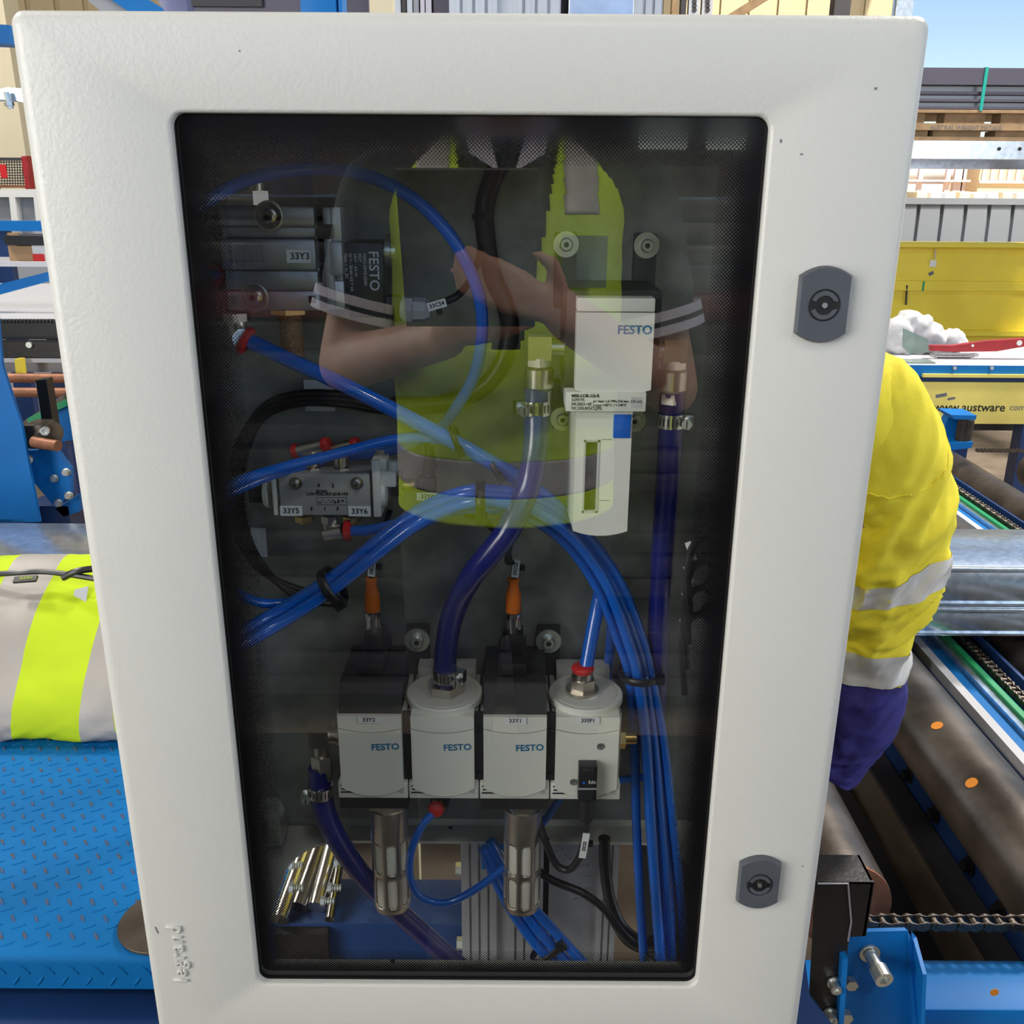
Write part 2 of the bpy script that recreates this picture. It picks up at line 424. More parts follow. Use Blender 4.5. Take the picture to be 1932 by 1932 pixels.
# reflectance of a thin pane, the same from either side: F0 + (1 - F0)(1 - cos)^5
gn = N('ShaderNodeNewGeometry'); dp = N('ShaderNodeVectorMath'); dp.operation = 'DOT_PRODUCT'; L(gn.outputs['Incoming'], dp.inputs[0]); L(gn.outputs['Normal'], dp.inputs[1])
def math0(op, a, b):
    n = N('ShaderNodeMath'); n.operation = op
    for i, q in enumerate((a, b)):
        if isinstance(q, (int, float)): n.inputs[i].default_value = q
        else: L(q, n.inputs[i])
    return n.outputs[0]
F0 = .15
ca = math0('SUBTRACT', 1.0, math0('ABSOLUTE', dp.outputs['Value'], 0)); sch = math0('ADD', math0('MULTIPLY', math0('POWER', ca, 5.0), 1 - F0), F0)
mx = N('ShaderNodeMixShader'); L(sch, mx.inputs[0]); L(tr.outputs[0], mx.inputs[1]); L(gl.outputs[0], mx.inputs[2])
pr = N('ShaderNodeBsdfPrincipled'); pr.inputs['Base Color'].default_value = (.006, .006, .007, 1); pr.inputs['Roughness'].default_value = .08
geo = N('ShaderNodeTexCoord'); sep = N('ShaderNodeSeparateXYZ'); L(geo.outputs['Object'], sep.inputs[0])
def math_(op, a, b=None, c=None):
    n = N('ShaderNodeMath'); n.operation = op
    for i, q in enumerate((a, b, c)):
        if q is None: continue
        if isinstance(q, (int, float)): n.inputs[i].default_value = q
        else: L(q, n.inputs[i])
    return n.outputs[0]
PC = Vector(((GX0 + GX1) / 2, .008, (GZ0 + GZ1) / 2))
hw, hh = (GX1 - GX0) / 2, (GZ1 - GZ0) / 2
dx_ = math_('SUBTRACT', hw, math_('ABSOLUTE', sep.outputs[0])); dz_ = math_('SUBTRACT', hh, math_('ABSOLUTE', sep.outputs[2]))
dist = math_('MINIMUM', dx_, dz_)
P_ = .0016                                           # dot pitch, on a lattice turned 45 degrees
def cell(u):
    f = math_('FRACT', math_('DIVIDE', u, P_)); return math_('SUBTRACT', f, .5)
u1 = math_('ADD', math_('MULTIPLY', math_('ADD', sep.outputs[0], sep.outputs[2]), .7071), 5.)
u2 = math_('ADD', math_('MULTIPLY', math_('SUBTRACT', sep.outputs[0], sep.outputs[2]), .7071), 5.)
a_, b_ = cell(u1), cell(u2)
rad = math_('SQRT', math_('ADD', math_('MULTIPLY', a_, a_), math_('MULTIPLY', b_, b_)))
# dot radius shrinks from .75 of a cell at 8 mm to .2 at 27 mm from the edge, none beyond
size = math_('SUBTRACT', .80, math_('MULTIPLY', math_('SUBTRACT', dist, .0015), 24.))
dot = math_('LESS_THAN', rad, size)
inside = math_('LESS_THAN', dist, .0262); fac = math_('MULTIPLY', dot, inside)
m2 = N('ShaderNodeMixShader'); L(fac, m2.inputs[0]); L(mx.outputs[0], m2.inputs[1]); L(pr.outputs[0], m2.inputs[2])
L(m2.outputs[0], outn.inputs[0]); M['pane_glass'] = gm
M['pane_back'] = bpy.data.materials.new('pane_back'); M['pane_back'].use_nodes = True
q = M['pane_back'].node_tree; q.nodes.clear(); o_ = q.nodes.new('ShaderNodeOutputMaterial'); t_ = q.nodes.new('ShaderNodeBsdfTransparent')
t_.inputs[0].default_value = (.97, .98, .98, 1); q.links.new(t_.outputs[0], o_.inputs[0])
pm = MB().box(GX0 - .012, GX1 + .012, .0075, .0115, GZ0 - .012, GZ1 + .012)
pane = bpy.data.objects.new('glass_pane', pm.mesh('glass_pane', 'pane_glass', PC, 0)); COL.objects.link(pane)
pane.data.materials.append(M['pane_back'])
for p in pane.data.polygons: p.material_index = 0 if p.normal.y < -.5 else 1
pane.parent = door_o; pane.location = PC - wloc(cab)

# raised maker's name, reading upwards
t0 = W(336, 1799, 0)
text('legrand', .0150, 'door_paint', door_o, V(t0.x, -.0003, t0.z), (0, 0, 1), (-1, 0, 0), ext=.0008, name='raised_lettering', bold=-.0002, bevel=.0006, space=1.2)
for px, py, w, h in ((1473, 266, .0005, .0009), (1512, 291, .0009, .0004), (452, 96, .0004, .0004), (1652, 167, .0007, .0006), (1514, 1634, .0008, .0003)):
    q = W(px, py, 0); MB().box(q.x - w, q.x + w, -.00025, 0, q.z - h, q.z + h).build('dirt_mark', 'smudge', door_o)
sc_ = MB(); p0, p1 = W(291, 1745, -.0002), W(300, 1765, -.0002); sc_.obox((p0 + p1) / 2, p1 - p0, (0, 1, 0), (p1 - p0).cross(V(0, 1, 0)), .006, .0004, .0008).build('scratch', 'smudge', door_o)

# two quarter-turn locks
def lock(px, py):
    c = W(px, py, 0); mb = MB(); w, h, a = .0150, .0222, .0045
    def outl(s, y):
        pts = []
        for i in range(9):
            t = -1 + 2 * i / 8; pts.append(V(c.x + t * w * s, y, c.z + (h - a * t * t * 1.25) * (s if s == 1 else .955)))
        for i in range(9):
            t = 1 - 2 * i / 8; pts.append(V(c.x + t * w * s, y, c.z - (h - a * t * t * 1.25) * (s if s == 1 else .955)))
        return pts
    o1, o2, o3 = outl(1, .001), outl(1, -.003), outl(.94, -.0052); k = len(o1)
    mb.add(o1 + o2 + o3, [(i, (i + 1) % k, k + (i + 1) % k, k + i) for i in range(k)] + [(k + i, k + (i + 1) % k, 2 * k + (i + 1) % k, 2 * k + i) for i in range(k)] + [tuple(range(k))[::-1], tuple(range(2 * k, 3 * k))])
    lo = mb.build('door_lock', 'lock_grey', cab, smooth=30)
    MB().torus(c + V(0, -.0052, 0), (0, 1, 0), .0089, .0005, 28, 6).build('lock_ring', 'black', lo)
    for s in (1, -1):
        q = MB(); pts = [c + V(.0082 * math.cos(math.radians(s * t)), -.0053, .0082 * math.sin(math.radians(s * t))) for t in range(14, 167, 12)]
        pts += [c + V(.0056 * math.cos(math.radians(s * t)), -.0053, .0056 * math.sin(math.radians(s * t))) for t in range(160, 19, -12)]
        q.prism(pts, (0, -.0007, 0)).build('lock_insert', 'lock_grey', lo)
    MB().cyl(c + V(0, -.0050, 0), c + V(0, -.0054, 0), .0080, n=24).build('lock_recess', 'rubber', lo)
    MB().cyl(c + V(0, -.0052, 0), c + V(0, -.0066, 0), .0016, n=12).build('lock_pin', 'zinc', lo)
lock(1550, 574); lock(1430, 1660)

# body of the cabinet
bx0, bx1, bt, bb = DX - .245, DX + .245, CT - .006, ZC - .620
BK = .250
body = MB()
body.box(bx0, bx0 + .003, .026, BK, bb, bt); body.box(bx1 - .003, bx1, .026, BK, bb, bt)
body.box(bx0, bx1, .026, BK, bt - .003, bt); body.box(bx0, bx1, BK - .003, BK, bb, bt)
OX0, OX1, OY0, OY1 = DX - .190, DX + .20, .068, .222   # hole in the floor
fz0, fz1 = bb, bb + .003
body.box(bx0, bx1, .026, OY0, fz0, fz1); body.box(bx0, bx1, OY1, BK, fz0, fz1)
body.box(bx0, OX0, OY0, OY1, fz0, fz1); body.box(OX1, bx1, OY0, OY1, fz0, fz1)
for sx, ox in ((1, OX0), (-1, OX1)):
    r = .045; pts = [V(ox, OY1, fz0)] + [V(ox + sx * (r - r * math.sin(math.radians(t))), OY1 - (r - r * math.cos(math.radians(t))), fz0) for t in range(0, 91, 15)]
    body.prism(pts, (0, 0, .003))
body.build('body', 'body_paint', cab, smooth=30)
fl = MB()                                            # folded flange round the front of the body
fl.box(bx0, bx0 + .02, .026, .029, bb, bt); fl.box(bx1 - .02, bx1, .026, .029, bb, bt); fl.box(bx0, bx1, .026, .029, bt - .02, bt); fl.box(bx0, bx1, .026, .029, bb, bb + .012)
fl.build('front_flange', 'body_paint', cab)
PY = .226                                            # mounting plate front
plate_z0 = W(900, 1545, PY).z
MB().box(DX - .213, DX + .213, PY, PY + .003, plate_z0, bt - .02).build('mounting_plate', 'galv_plate', cab)
for px, py in ((741, 1814), (512, 1590), (850, 1562), (1033, 1583)):
    c = WZ(px, py, fz1 + .0002); MB().cyl(c, c + V(0, 0, .0006), .0022, n=10).build('screw_hole', 'print_black', cab)
def hexbolt(c, d, r, l, parent=None, m='zinc', name='bolt'):
    d = Vector(d).normalized(); mb = MB(); mb.cyl(c, c + d * .0012, r * 1.6, n=18); mb.hexa(c + d * .0012, c + d * (.0012 + l), r)
    return mb.build(name, m, parent, smooth=25)
hexbolt(W(513, 1522, PY), (0, -1, 0), .0075, .010, cab)
br = thing('corner_bracket', 'small galvanised corner bracket under the hex bolt at the plate foot', 'bracket', W(520, 1570, PY - .004))
bmb = MB(); a = W(503, 1525, PY - .002); b = W(538, 1568, PY - .002); bmb.box(a.x, b.x, PY - .003, PY - .0002, b.z, a.z); bmb.box(b.x, b.x + .002, PY - .024, PY - .0002, b.z, a.z); bmb.box(a.x, b.x, PY - .024, PY - .003, b.z, b.z + .002)
bmb.build('plate', 'zinc', br)
# ================================================================== inside the cabinet
PL = PY - .0004
def socket_screw(c, d, r, parent, m='zinc'):
    """washer and socket head, d points at the viewer"""
    d = Vector(d).normalized(); mb = MB(); mb.cyl(c, c + d * .0015, r * 2.0, n=22); mb.lathe(c + d * .0015, d, [(0, r * 1.05), (.004, r * 1.05), (.0052, r * .85)], 16)
    o = mb.build('screw', m, parent, smooth=30)
    MB().hexa(c + d * .0064, c + d * .0069, r * .45).build('socket', 'print_black', o)
    return o
def sticker(s, px0, py0, px1, py1, Y, parent, size=.5, off=.0):
    a, b = W(px0, py0, Y), W(px1, py1, Y); o = MB().box(a.x, b.x, Y - .0006, Y, b.z, a.z).build('label_sticker', 'label_white', parent)
    h = abs(a.z - b.z); text(s, h * size * 1.35, 'print_black', o, V((a.x + b.x) / 2 + off, Y - .0007, (a.z + b.z) / 2), (1, 0, 0), (0, 0, 1), ext=.0001, bold=.0001)
    return o
def tag_sleeve(s, p0, p1, parent, w=.006):
    """cable marker: white strip in a clear carrier with a black tie stub"""
    p0, p1 = Vector(p0), Vector(p1); d = (p1 - p0).normalized(); n = V(0, -1, 0); u = n.cross(d)
    o = MB().obox((p0 + p1) / 2 + n * .0035, d, u, n, (p1 - p0).length, w, .0016).build('cable_marker', 'label_white', parent)
    text(s, w * .72, 'print_black', o, (p0 + p1) / 2 + n * .0045, d, u, ext=.0001, bold=.0001)
    q = MB().obox((p0 + p1) / 2 + u * (-w * .8), d, u, n, .004, .006, .005); q.build('tie_head', 'black', parent)
    return o
def elbow_fit(c, d1, l1, d2, l2, r, parent, m='nickel', name='elbow_fitting'):
    c = Vector(c); d1 = Vector(d1).normalized(); d2 = Vector(d2).normalized(); mb = MB()
    mb.cyl(c, c + d1 * l1, r * .82, n=18); mb.cyl(c, c + d2 * l2, r * .82, n=18); s = r
    n = d1.cross(d2); mb.obox(c, d1, d2, n, s * 2, s * 2, s * 1.9)
    mb.hexa(c + d2 * (l2 * .55), c + d2 * l2, r * 1.15); mb.cyl(c + d1 * (l1 * .8), c + d1 * l1, r * 1.0, n=18)
    return mb.build(name, m, parent, smooth=30)
def red_ring(c, d, r, parent):
    d = Vector(d).normalized(); return MB().lathe(Vector(c), d, [(0, r * 1.5), (.0035, r * 1.62), (.005, r * 1.45), (.006, r * 1.05)], 20).build('release_ring', 'red', parent)
def clamp(c, d, r, side, label, parent=None):
    """worm-drive hose clamp"""
    c = Vector(c); d = Vector(d).normalized(); side = Vector(side).normalized()
    t = thing('hose_clamp', label, 'hose clamp', c)
    b = MB(); b.lathe(c - d * .0055, d, [(0, r + .0003), (0, r + .0012), (.011, r + .0012), (.011, r + .0003)], 24); bo = b.build('band', 'chrome', t)
    a1, _ = MB.frame(d)
    for i in range(7):
        ang = -1.0 + i * .32; dirv = (V(0, -1, 0) * math.cos(ang) + d.cross(V(0, -1, 0)).normalized() * math.sin(ang))
        tt = d.cross(dirv).normalized(); MB().obox(c + dirv * (r + .0013), d, tt, dirv, .006, .0008, .0005).build('slot', 'black', bo)
    h = MB(); p = c + side * (r + .004); h.obox(p, d, side, d.cross(side), .011, .007, .009); h.build('screw_housing', 'chrome', t)
    ax = d.cross(side).normalized(); ax = ax if ax.y < 0 else -ax
    s = MB(); s.cyl(p, p + ax * .010, .0034, n=14); s.hexa(p + ax * .010, p + ax * .0135, .0042); so_ = s.build('screw', 'zinc', t)
    MB().obox(p + ax * .0136, d, side, ax, .006, .0009, .0005).build('screw_slot', 'print_black', so_)
    return t

# ------------------------------------------------------------------ row of four service units
YF = .132                                             # front of the covers
UC = [W(p, 1430, YF).x for p in (700, 836, 974, 1107)]
pitch = (UC[3] - UC[0]) / 3; UC = [UC[0] + pitch * i for i in range(4)]
zt, zb = W(836, 1352, YF).z, W(836, 1503, YF).z
cw = pitch * .435
ulabels = ['black-topped grey air valve marked 33Y2 beside the elbow fitting', 'grey distributor unit with a navy hose on its round top',
           'black-topped grey air valve marked 33Y1 in the middle of the row', 'grey unit marked 33SP1 with a black plug-in sensor on its front']
UNITS = []
def cover_poly(cx, y, z0, z1, w, sag, bot=True):
    pts = []
    for i in range(11):
        t = -1 + i / 5; pts.append(V(cx + t * w, y, z1 - (sag if not bot else 0) * 0))
    lo = [V(cx + (1 - i / 5) * w, y, z0 + sag * (1 - i / 5) ** 2) for i in range(11)]
    return [V(cx - w, y, z1), V(cx + w, y, z1)] + lo
for i, cx in enumerate(UC):
    u = thing('service_unit', ulabels[i], 'pneumatic unit', V(cx, .18, zb - .008), 'row of service units at the bottom of the plate'); UNITS.append(u)
    h = zt - zb
    # front cover in two pieces with a curved seam
    sag = .0042
    seam = zt - h * .205
    top = [V(cx - cw, YF, zt), V(cx + cw, YF, zt)] + [V(cx + cw * (1 - k / 5), YF, seam + sag * (1 - k / 5) ** 2 + .0006) for k in range(11)]
    MB().prism(top, (0, .055, 0)).build('cover_cap', 'unit_grey', u, smooth=20)
    low = [V(cx + cw * (-1 + k / 5), YF + .0003, seam - .0004 + sag * (-1 + k / 5) ** 2) for k in range(11)] + [V(cx + cw * (1 - k / 5), YF + .0003, zb + .0052 * (1 - k / 5) ** 2 * 1.6) for k in range(11)]
    cv = MB().prism(low, (0, .055, 0)).build('cover', 'unit_grey', u, smooth=20)
    if i < 3: text('FESTO', .0085, 'festo_blue', cv, V(cx + cw * .47, YF, zb + h * .62), (1, 0, .05), (0, 0, 1), ext=.0001, bold=.0002)
    # body behind, base with printed line
    MB().box(cx - pitch * .485, cx + pitch * .485, YF + .012, PL - .012, zb + .004, zt - .004, .001).build('housing', 'unit_grey_dark', u)
    bs = MB().box(cx - pitch * .49, cx + pitch * .49, YF + .003, PL - .012, zb - .004, zb + .012, .0006).build('base', 'unit_grey', u)
    for k, sx in enumerate((-.72, -.70, -.73)):
        MB().box(cx + sx * pitch * .5 - .006, cx + pitch * (-.12 + .1 * k), YF + .0026, YF + .003, zb + .0082 - k * .0034, zb + .0095 - k * .0034).build('small_print', 'print_black', bs)
    MB().box(cx + pitch * .36, cx + pitch * .44, YF + .0026, YF + .003, zb + .0015, zb + .0095).build('printed_mark', 'unit_grey_dark', bs)
    if i in (0, 2):
        bk = MB(); zt2 = zt + .0235
        bk.box(cx - cw, cx + cw, YF + .018, PL - .008, zt, zt2, .001)
        bk.prism([V(cx - cw, YF + .004, zt), V(cx - cw, YF + .03, zt), V(cx - cw, YF + .03, zt2 - .002), V(cx - cw, YF + .018, zt2 - .002)], (2 * cw, 0, 0))
        bo = bk.build('solenoid_block', 'black_matt', u)
        for sx, sy in ((-.7, .035), (.75, .04), (.55, .06), (-.72, .072), (.72, .076), (.3, .030)):
            MB().torus(V(cx + sx * cw, YF + sy, zt2 + .0002), (0, 0, 1), .0028, .0006, 14, 6).build('screw_hole', 'black', bo)
        pv = MB(); pv.box(cx - .012, cx + .010, YF + .026, PL - .010, zt2, zt2 + .012, .0012); pv.box(cx - .009, cx + .007, YF + .046, YF + .068, zt2 + .012, zt2 + .030, .001)
        pv.build('pilot_valve', 'black', u)
        MB().cyl(V(cx - .001, YF + .05, zt2 + .0121), V(cx - .001, YF + .05, zt2 + .0128), .002, n=10).build('indicator', 'brass', u)
        # black block and silencer underneath
        MB().box(cx - pitch * .485, cx + pitch * .485, YF + .004, PL - .02, zb - .0155, zb - .004).build('outlet_block', 'black_matt', u)
    elif i == 1:
        cc = V(cx, YF + .034, zt); MB().lathe(cc, (0, 0, 1), [(0, .0335), (.0045, .0335), (.0055, .0325), (.0055, .029), (.005, .029), (.005, .0286), (.0056, .0283), (.0056, .011), (.0045, .011)], 40).build('round_top', 'unit_grey', u)
        MB().box(cx - .026, cx + .026, PL - .03, PL - .012, zt - .004, zt + .012).build('back_cap', 'unit_grey_dark', u)
    else:
        cc = V(cx, YF + .034, zt); MB().lathe(cc, (0, 0, 1), [(0, .0325), (.0045, .0325), (.0055, .0315), (.0055, .028), (.005, .028), (.005, .0276), (.0056, .0273), (.0056, .014), (.007, .013)], 40).build('round_top', 'unit_grey', u)
        MB().box(cx - .024, cx + .024, PL - .03, PL - .012, zt - .004, zt + .012).build('back_cap', 'unit_grey_dark', u)
    for s, n in ((-1, 0),):
        pass
sticker('33Y2', 675, 1351, 717, 1364, YF - .0003, UNITS[0], .6); sticker('33Y1', 952, 1353, 993, 1366, YF - .0003, UNITS[2], .6); sticker('33SP1', 1088, 1353, 1131, 1365, YF - .0003, UNITS[3], .6)
# black joiner brackets between the units
for i in range(3):
    xm = (UC[i] + UC[i + 1]) / 2
    j = thing('joiner_bracket', 'black joiner bracket between %s service units' % ('the first and second', 'the second and third', 'the third and fourth')[i], 'bracket', V(xm, .15, zb), 'black joiners of the unit row')
    MB().box(xm - pitch * .062, xm + pitch * .062, YF + .008, YF + .0118, zb + .006, zt - .001, .0006).build('plate', 'black_matt', j)
    for f in (.22, .78):
        MB().lathe(V(xm, YF + .008, zb + (zt - zb) * f), (0, -1, 0), [(0, .0026), (.002, .0026), (.0025, .0018)], 12).build('screw', 'black', j)
# unit 4: plug-in sensor, screws, brass plug, top fitting
u4 = UNITS[3]
a, b = W(1091, 1433, YF), W(1124, 1473, YF)
sn = thing('pressure_sensor', 'small black pressure sensor on the unit marked 33SP1', 'sensor', V((a.x + b.x) / 2, YF - .008, b.z))
so1 = MB().box(a.x, b.x, YF - .011, YF - .0002, b.z, a.z, .0008).build('display', 'black', sn)
text('Edit', .0042, 'print_white', so1, V(b.x - .0042, YF - .0112, b.z + .006), (1, 0, 0), (0, 0, 1)); MB().cyl(V(a.x + .0045, YF - .0111, b.z + .0055), V(a.x + .0045, YF - .0114, b.z + .0055), .0012, n=10).build('button', 'hose_blue', so1)
text('FESTO', .0036, 'dark_grey', so1, V((a.x + b.x) / 2, YF - .0112, a.z - .003), (1, 0, 0), (0, 0, 1))
MB().box(a.x, b.x, YF - .0113, YF - .0002, b.z - .0012, b.z - .0002).build('clear_band', 'gland_grey', sn)
c = W(1107, 1505, YF - .006); MB().box(a.x, b.x, YF - .011, YF - .0002, c.z, b.z - .0014, .001).build('plug', 'black', sn)
for px, py in ((1133, 1408), (1082, 1475)):
    q = W(px, py, YF); MB().lathe(q, (0, -1, 0), [(0, .0032), (.0006, .0032), (.0006, .0022), (.0002, .002)], 14).build('screw', 'zinc', u4)
q = W(1168, 1392, YF + .03); bp_ = MB(); bp_.hexa(V(UC[3] + pitch * .485, YF + .03, q.z), V(UC[3] + pitch * .485 + .006, YF + .03, q.z), .0095); bp_.cyl(V(UC[3] + pitch * .485 + .006, YF + .03, q.z), V(UC[3] + pitch * .485 + .016, YF + .03, q.z), .0055, n=14)
bp_.build('brass_plug', 'brass', u4)
t4 = V(UC[3] - .003, YF + .034, zt + .006)
f4 = thing('push_in_fitting', 'nickel push-in fitting with red ring on top of the 33SP1 unit', 'fitting', t4)
fm = MB(); fm.cyl(t4, t4 + V(0, 0, .003), .0145, n=28); fm.hexa(t4 + V(0, 0, .003), t4 + V(0, 0, .013), .0115); fm.cyl(t4 + V(0, 0, .013), t4 + V(0, 0, .020), .0088, n=20); fm.build('hex_body', 'nickel', f4, smooth=30)
red_ring(t4 + V(0, 0, .0195), (0, 0, 1), .0062, f4)
t2 = V(UC[1] + .001, YF + .034, zt + .005)
f2 = thing('hose_tail', 'nickel hex hose tail on the round top of the distributor', 'fitting', t2)
fm = MB(); fm.hexa(t2, t2 + V(0, 0, .009), .0165, .3); fm.cyl(t2 + V(0, 0, .009), t2 + V(0, 0, .016), .0095, n=22); fm.hexa(t2 + V(0, 0, .011), t2 + V(0, 0, .015), .011); fm.build('hex_body', 'nickel', f2, smooth=30)
# silencers
for i, s in ((0, 'the 33Y2 valve'), (2, 'the 33Y1 valve')):
    c = V(UC[i] + .008, YF + .034, zb - .0156); t = thing('exhaust_silencer', 'slotted metal exhaust silencer with white core below %s' % s, 'silencer', c - V(0, 0, .13), 'pair of exhaust silencers')
    R = .0175; n = 12; n_r = 48
    MB().hexa(c - V(0, 0, .001), c - V(0, 0, .017), .0185, .5 if i else 0).build('hex_nut', 'silencer', t, smooth=25)
    MB().cyl(c - V(0, 0, .02), c - V(0, 0, .126), R - .0013, n=40).build('core', 'sinter_white', t)
    sh = MB(); zs = [0, -.012, -.036, -.0385, -.0425, -.0455, -.0725, -.0755, -.0795, -.0825, -.104, -.108, -.112]
    # shell as a wall with two rows of rounded slots cut out
    NA, slots = 96, 8; rows = [(-.034, -.066), (-.072, -.104)]; zl = [0 - .112 * k / 56 for k in range(57)]
    z0s = c.z - .017
    def solid(a, z):
        for r0, r1 in rows:
            if r1 < z < r0:
                ph = (a / (2 * math.pi) * slots) % 1 - .5; hwid = .33
                dz = min(r0 - z, z - r1); lim = hwid if dz > .003 else hwid * math.sqrt(max(0, 1 - ((.003 - dz) / .003) ** 2))
                if abs(ph) < lim: return False
        return True
    vs = []; fs = []
    for z in zl:
        rr = R if z > -.109 else R - .001
        for k in range(NA): an = 2 * math.pi * k / NA; vs.append((c.x + rr * math.cos(an), c.y + rr * math.sin(an), z0s + z))
    for j in range(56):
        for k in range(NA):
            if solid((k + .5) / NA * 2 * math.pi + .2, (zl[j] + zl[j + 1]) / 2): fs.append((j * NA + k, j * NA + (k + 1) % NA, (j + 1) * NA + (k + 1) % NA, (j + 1) * NA + k))
    fs.append(tuple(56 * NA + k for k in range(NA))); fs.append(tuple(NA - 1 - k for k in range(NA)))
    sh.add(vs, fs); so3 = sh.build('slotted_shell', 'silencer', t, smooth=40)
    md = so3.modifiers.new('wall', 'SOLIDIFY'); md.thickness = .0012; md.offset = -1
# orange plugs
for i, s, px in ((0, '33CS1', 694), (2, '33CS2', 961)):
    c = V(UC[i] - .002, YF + .057, zt + .0535); t = thing('orange_plug', 'orange cable plug on the pilot valve of %s' % ('the 33Y2 unit', 'the 33Y1 unit')[i // 2], 'plug', c, 'orange valve plugs')
    MB().lathe(c, (0, 0, 1), [(-.004, .0055), (.002, .0072), (.010, .0072), (.011, .0075), (.017, .0075), (.018, .006)], 14).build('knurled_nut', 'chrome', t, smooth=25)
    MB().lathe(c + V(0, 0, .018), (0, 0, 1), [(0, .0068), (.016, .0068), (.022, .0048), (.028, .0044), (.0285, .0052), (.031, .0052), (.0315, .003)], 12).build('plug_body', 'orange', t, smooth=35)
    e = c + V(0, 0, .048)
    q = W(px + (12 if i == 0 else -4), 1040, .175)
    cab_pts = spline([e, e + V(.0005, 0, .015), q + V(0, 0, -.006), q + V(.012, .02, .03)], 6)
    MB().tube(cab_pts, .0026, 8).build('cable', 'cable_black', t)
    tag_sleeve(s, e + V(.001, -.001, .004), e + V(.0025, -.001, .020), t, .0062)
# elbow on the left of the row with clamp and navy hose
e0 = V(UC[0] - pitch * .5 - .018, YF + .028, W(600, 1388, YF + .028).z)
te = thing('elbow_fitting', 'nickel elbow fitting at the end of the unit row', 'fitting', e0)
elbow_fit(e0, (1, 0, 0), .019, (0, 0, -1), .034, .0085, te, name='elbow_body')
MB().hexa(e0 - V(0, 0, .034), e0 - V(0, 0, .044), .0095).build('hose_nut', 'nickel', te, smooth=25)
# two mounting feet with washers
for px, py, s in ((787, 1208, 'behind the 33Y2 valve'), (1035, 1210, 'behind the 33Y1 valve')):
    c = W(px, py, PL - .014); t = thing('foot_bracket', 'black mounting foot with a bright washer screw %s' % s, 'bracket', V(c.x, PL - .005, zb), 'mounting feet of the unit row')
    MB().box(c.x - .0105, c.x + .0105, PL - .013, PL, c.z - .06, c.z + .011, .0008).build('foot', 'black_matt', t); socket_screw(V(c.x, PL - .0131, c.z), (0, -1, 0), .0058, t)

# ------------------------------------------------------------------ large filter regulator at the right of the plate
YR = .120
a, b = W(1089, 578, YR), W(1222, 752, YR); x0, x1 = a.x, b.x + .002; cxr = (x0 + x1) / 2; wz1, wz0 = W(1155, 562, YR).z, W(1155, 748, YR).z
rg = thing('filter_unit', 'tall grey filter unit with hanging sight-glass bowl', 'pneumatic unit', V(cxr, .17, W(1130, 1013, YR).z))
hwr = (x1 - x0) / 2
cap_z = W(1155, 590, YR).z
MB().box(x0, x1, YR, YR + .06, cap_z + .0006, wz1, .001).build('cover_cap', 'unit_grey', rg)
pts = [V(x0, YR, cap_z), V(x1, YR, cap_z)] + [V(cxr + hwr * (1 - k / 5), YR, wz0 + .005 * (1 - k / 5) ** 2) for k in range(11)]
cv = MB().prism(pts, (0, .06, 0)).build('cover', 'unit_grey', rg, smooth=20)
text('FESTO', .0088, 'festo_blue', cv, V(cxr + hwr * .5, YR - .0002, W(1190, 623, YR).z), (1, 0, 0), (0, 0, 1), ext=.0001, bold=.0002)
MB().box(x0 - .007, x1 + .007, YR + .015, PL - .01, wz0 + .002, wz1 + .004, .001).build('housing', 'black_matt', rg)
a, b = W(1068, 740, YR - .002), W(1218, 777, YR - .002)
bs = MB().box(a.x, b.x, YR - .002, YR + .07, b.z, a.z, .0006).build('base', 'unit_grey', rg)
for k, (s, w) in enumerate((('MS6-LOE-1/2-R', .5), ('529775', .3), ('04-2021-43', .3), ('HC2XLKGCQ92', .4))):
    text(s, .0032, 'print_black', bs, V(a.x + .004, YR - .0022, a.z - .0026 - .0031 * k), (1, 0, 0), (0, 0, 1), align='LEFT', bold=.00008 if k == 0 else 0)
for k, s in enumerate(('p1 max 1,6 MPa (16 bar, 232 psi)', 't max +60°C / +140°F')):
    text(s, .0027, 'print_black', bs, V(a.x + .020, YR - .0022, a.z - .0065 - .003 * k), (1, 0, 0), (0, 0, 1), align='LEFT')
MB().box(b.x - .011, b.x - .003, YR - .0022, YR - .002, b.z + .003, b.z + .011).build('printed_mark', 'unit_grey_dark', bs)
# bowl guard with window
bz1, bz0 = b.z - .0005, W(1130, 1011, YR + .004).z
bx0_, bx1_ = W(1084, 880, YR + .004).x, W(1189, 880, YR + .004).x; bw = (bx1_ - bx0_) / 2; bcx = (bx0_ + bx1_) / 2; by = YR + .004
sx0, sx1, sz1, sz0 = W(1102, 828, by).x, W(1132, 828, by).x, W(1116, 830, by).z, W(1116, 967, by).z
bowl = MB()
bowl.box(bx0_, sx0, by, by + .003, sz0, bz1); bowl.box(sx1, bx1_, by, by + .003, sz0, bz1); bowl.box(sx0, sx1, by, by + .003, sz1, bz1)
pts = [V(bx0_, by, sz0), V(bx1_, by, sz0)] + [V(bcx + bw * (1 - k / 5), by, bz0 + .004 * (1 - k / 5) ** 2) for k in range(11)]
bowl.prism(pts, (0, .003, 0))
bowl.prism([V(bx0_, by + .003, bz1), V(bx0_, by + .003, bz0 + .004), V(bx0_ - .003, by + .045, bz0 + .008), V(bx0_ - .003, by + .045, bz1)], (.003, 0, 0))
bowl.prism([V(bx1_, by + .003, bz1), V(bx1_, by + .003, bz0 + .004), V(bx1_ + .003, by + .045, bz0 + .008), V(bx1_ + .003, by + .045, bz1)], (-.003, 0, 0))
bo = bowl.build('bowl_guard', 'unit_grey', rg, smooth=20)
MB().cyl(V(bcx, by + .026, bz0 + .010), V(bcx, by + .026, bz1), .0215, n=24).build('bowl', 'black', rg)
wf = MB(); e = .0015
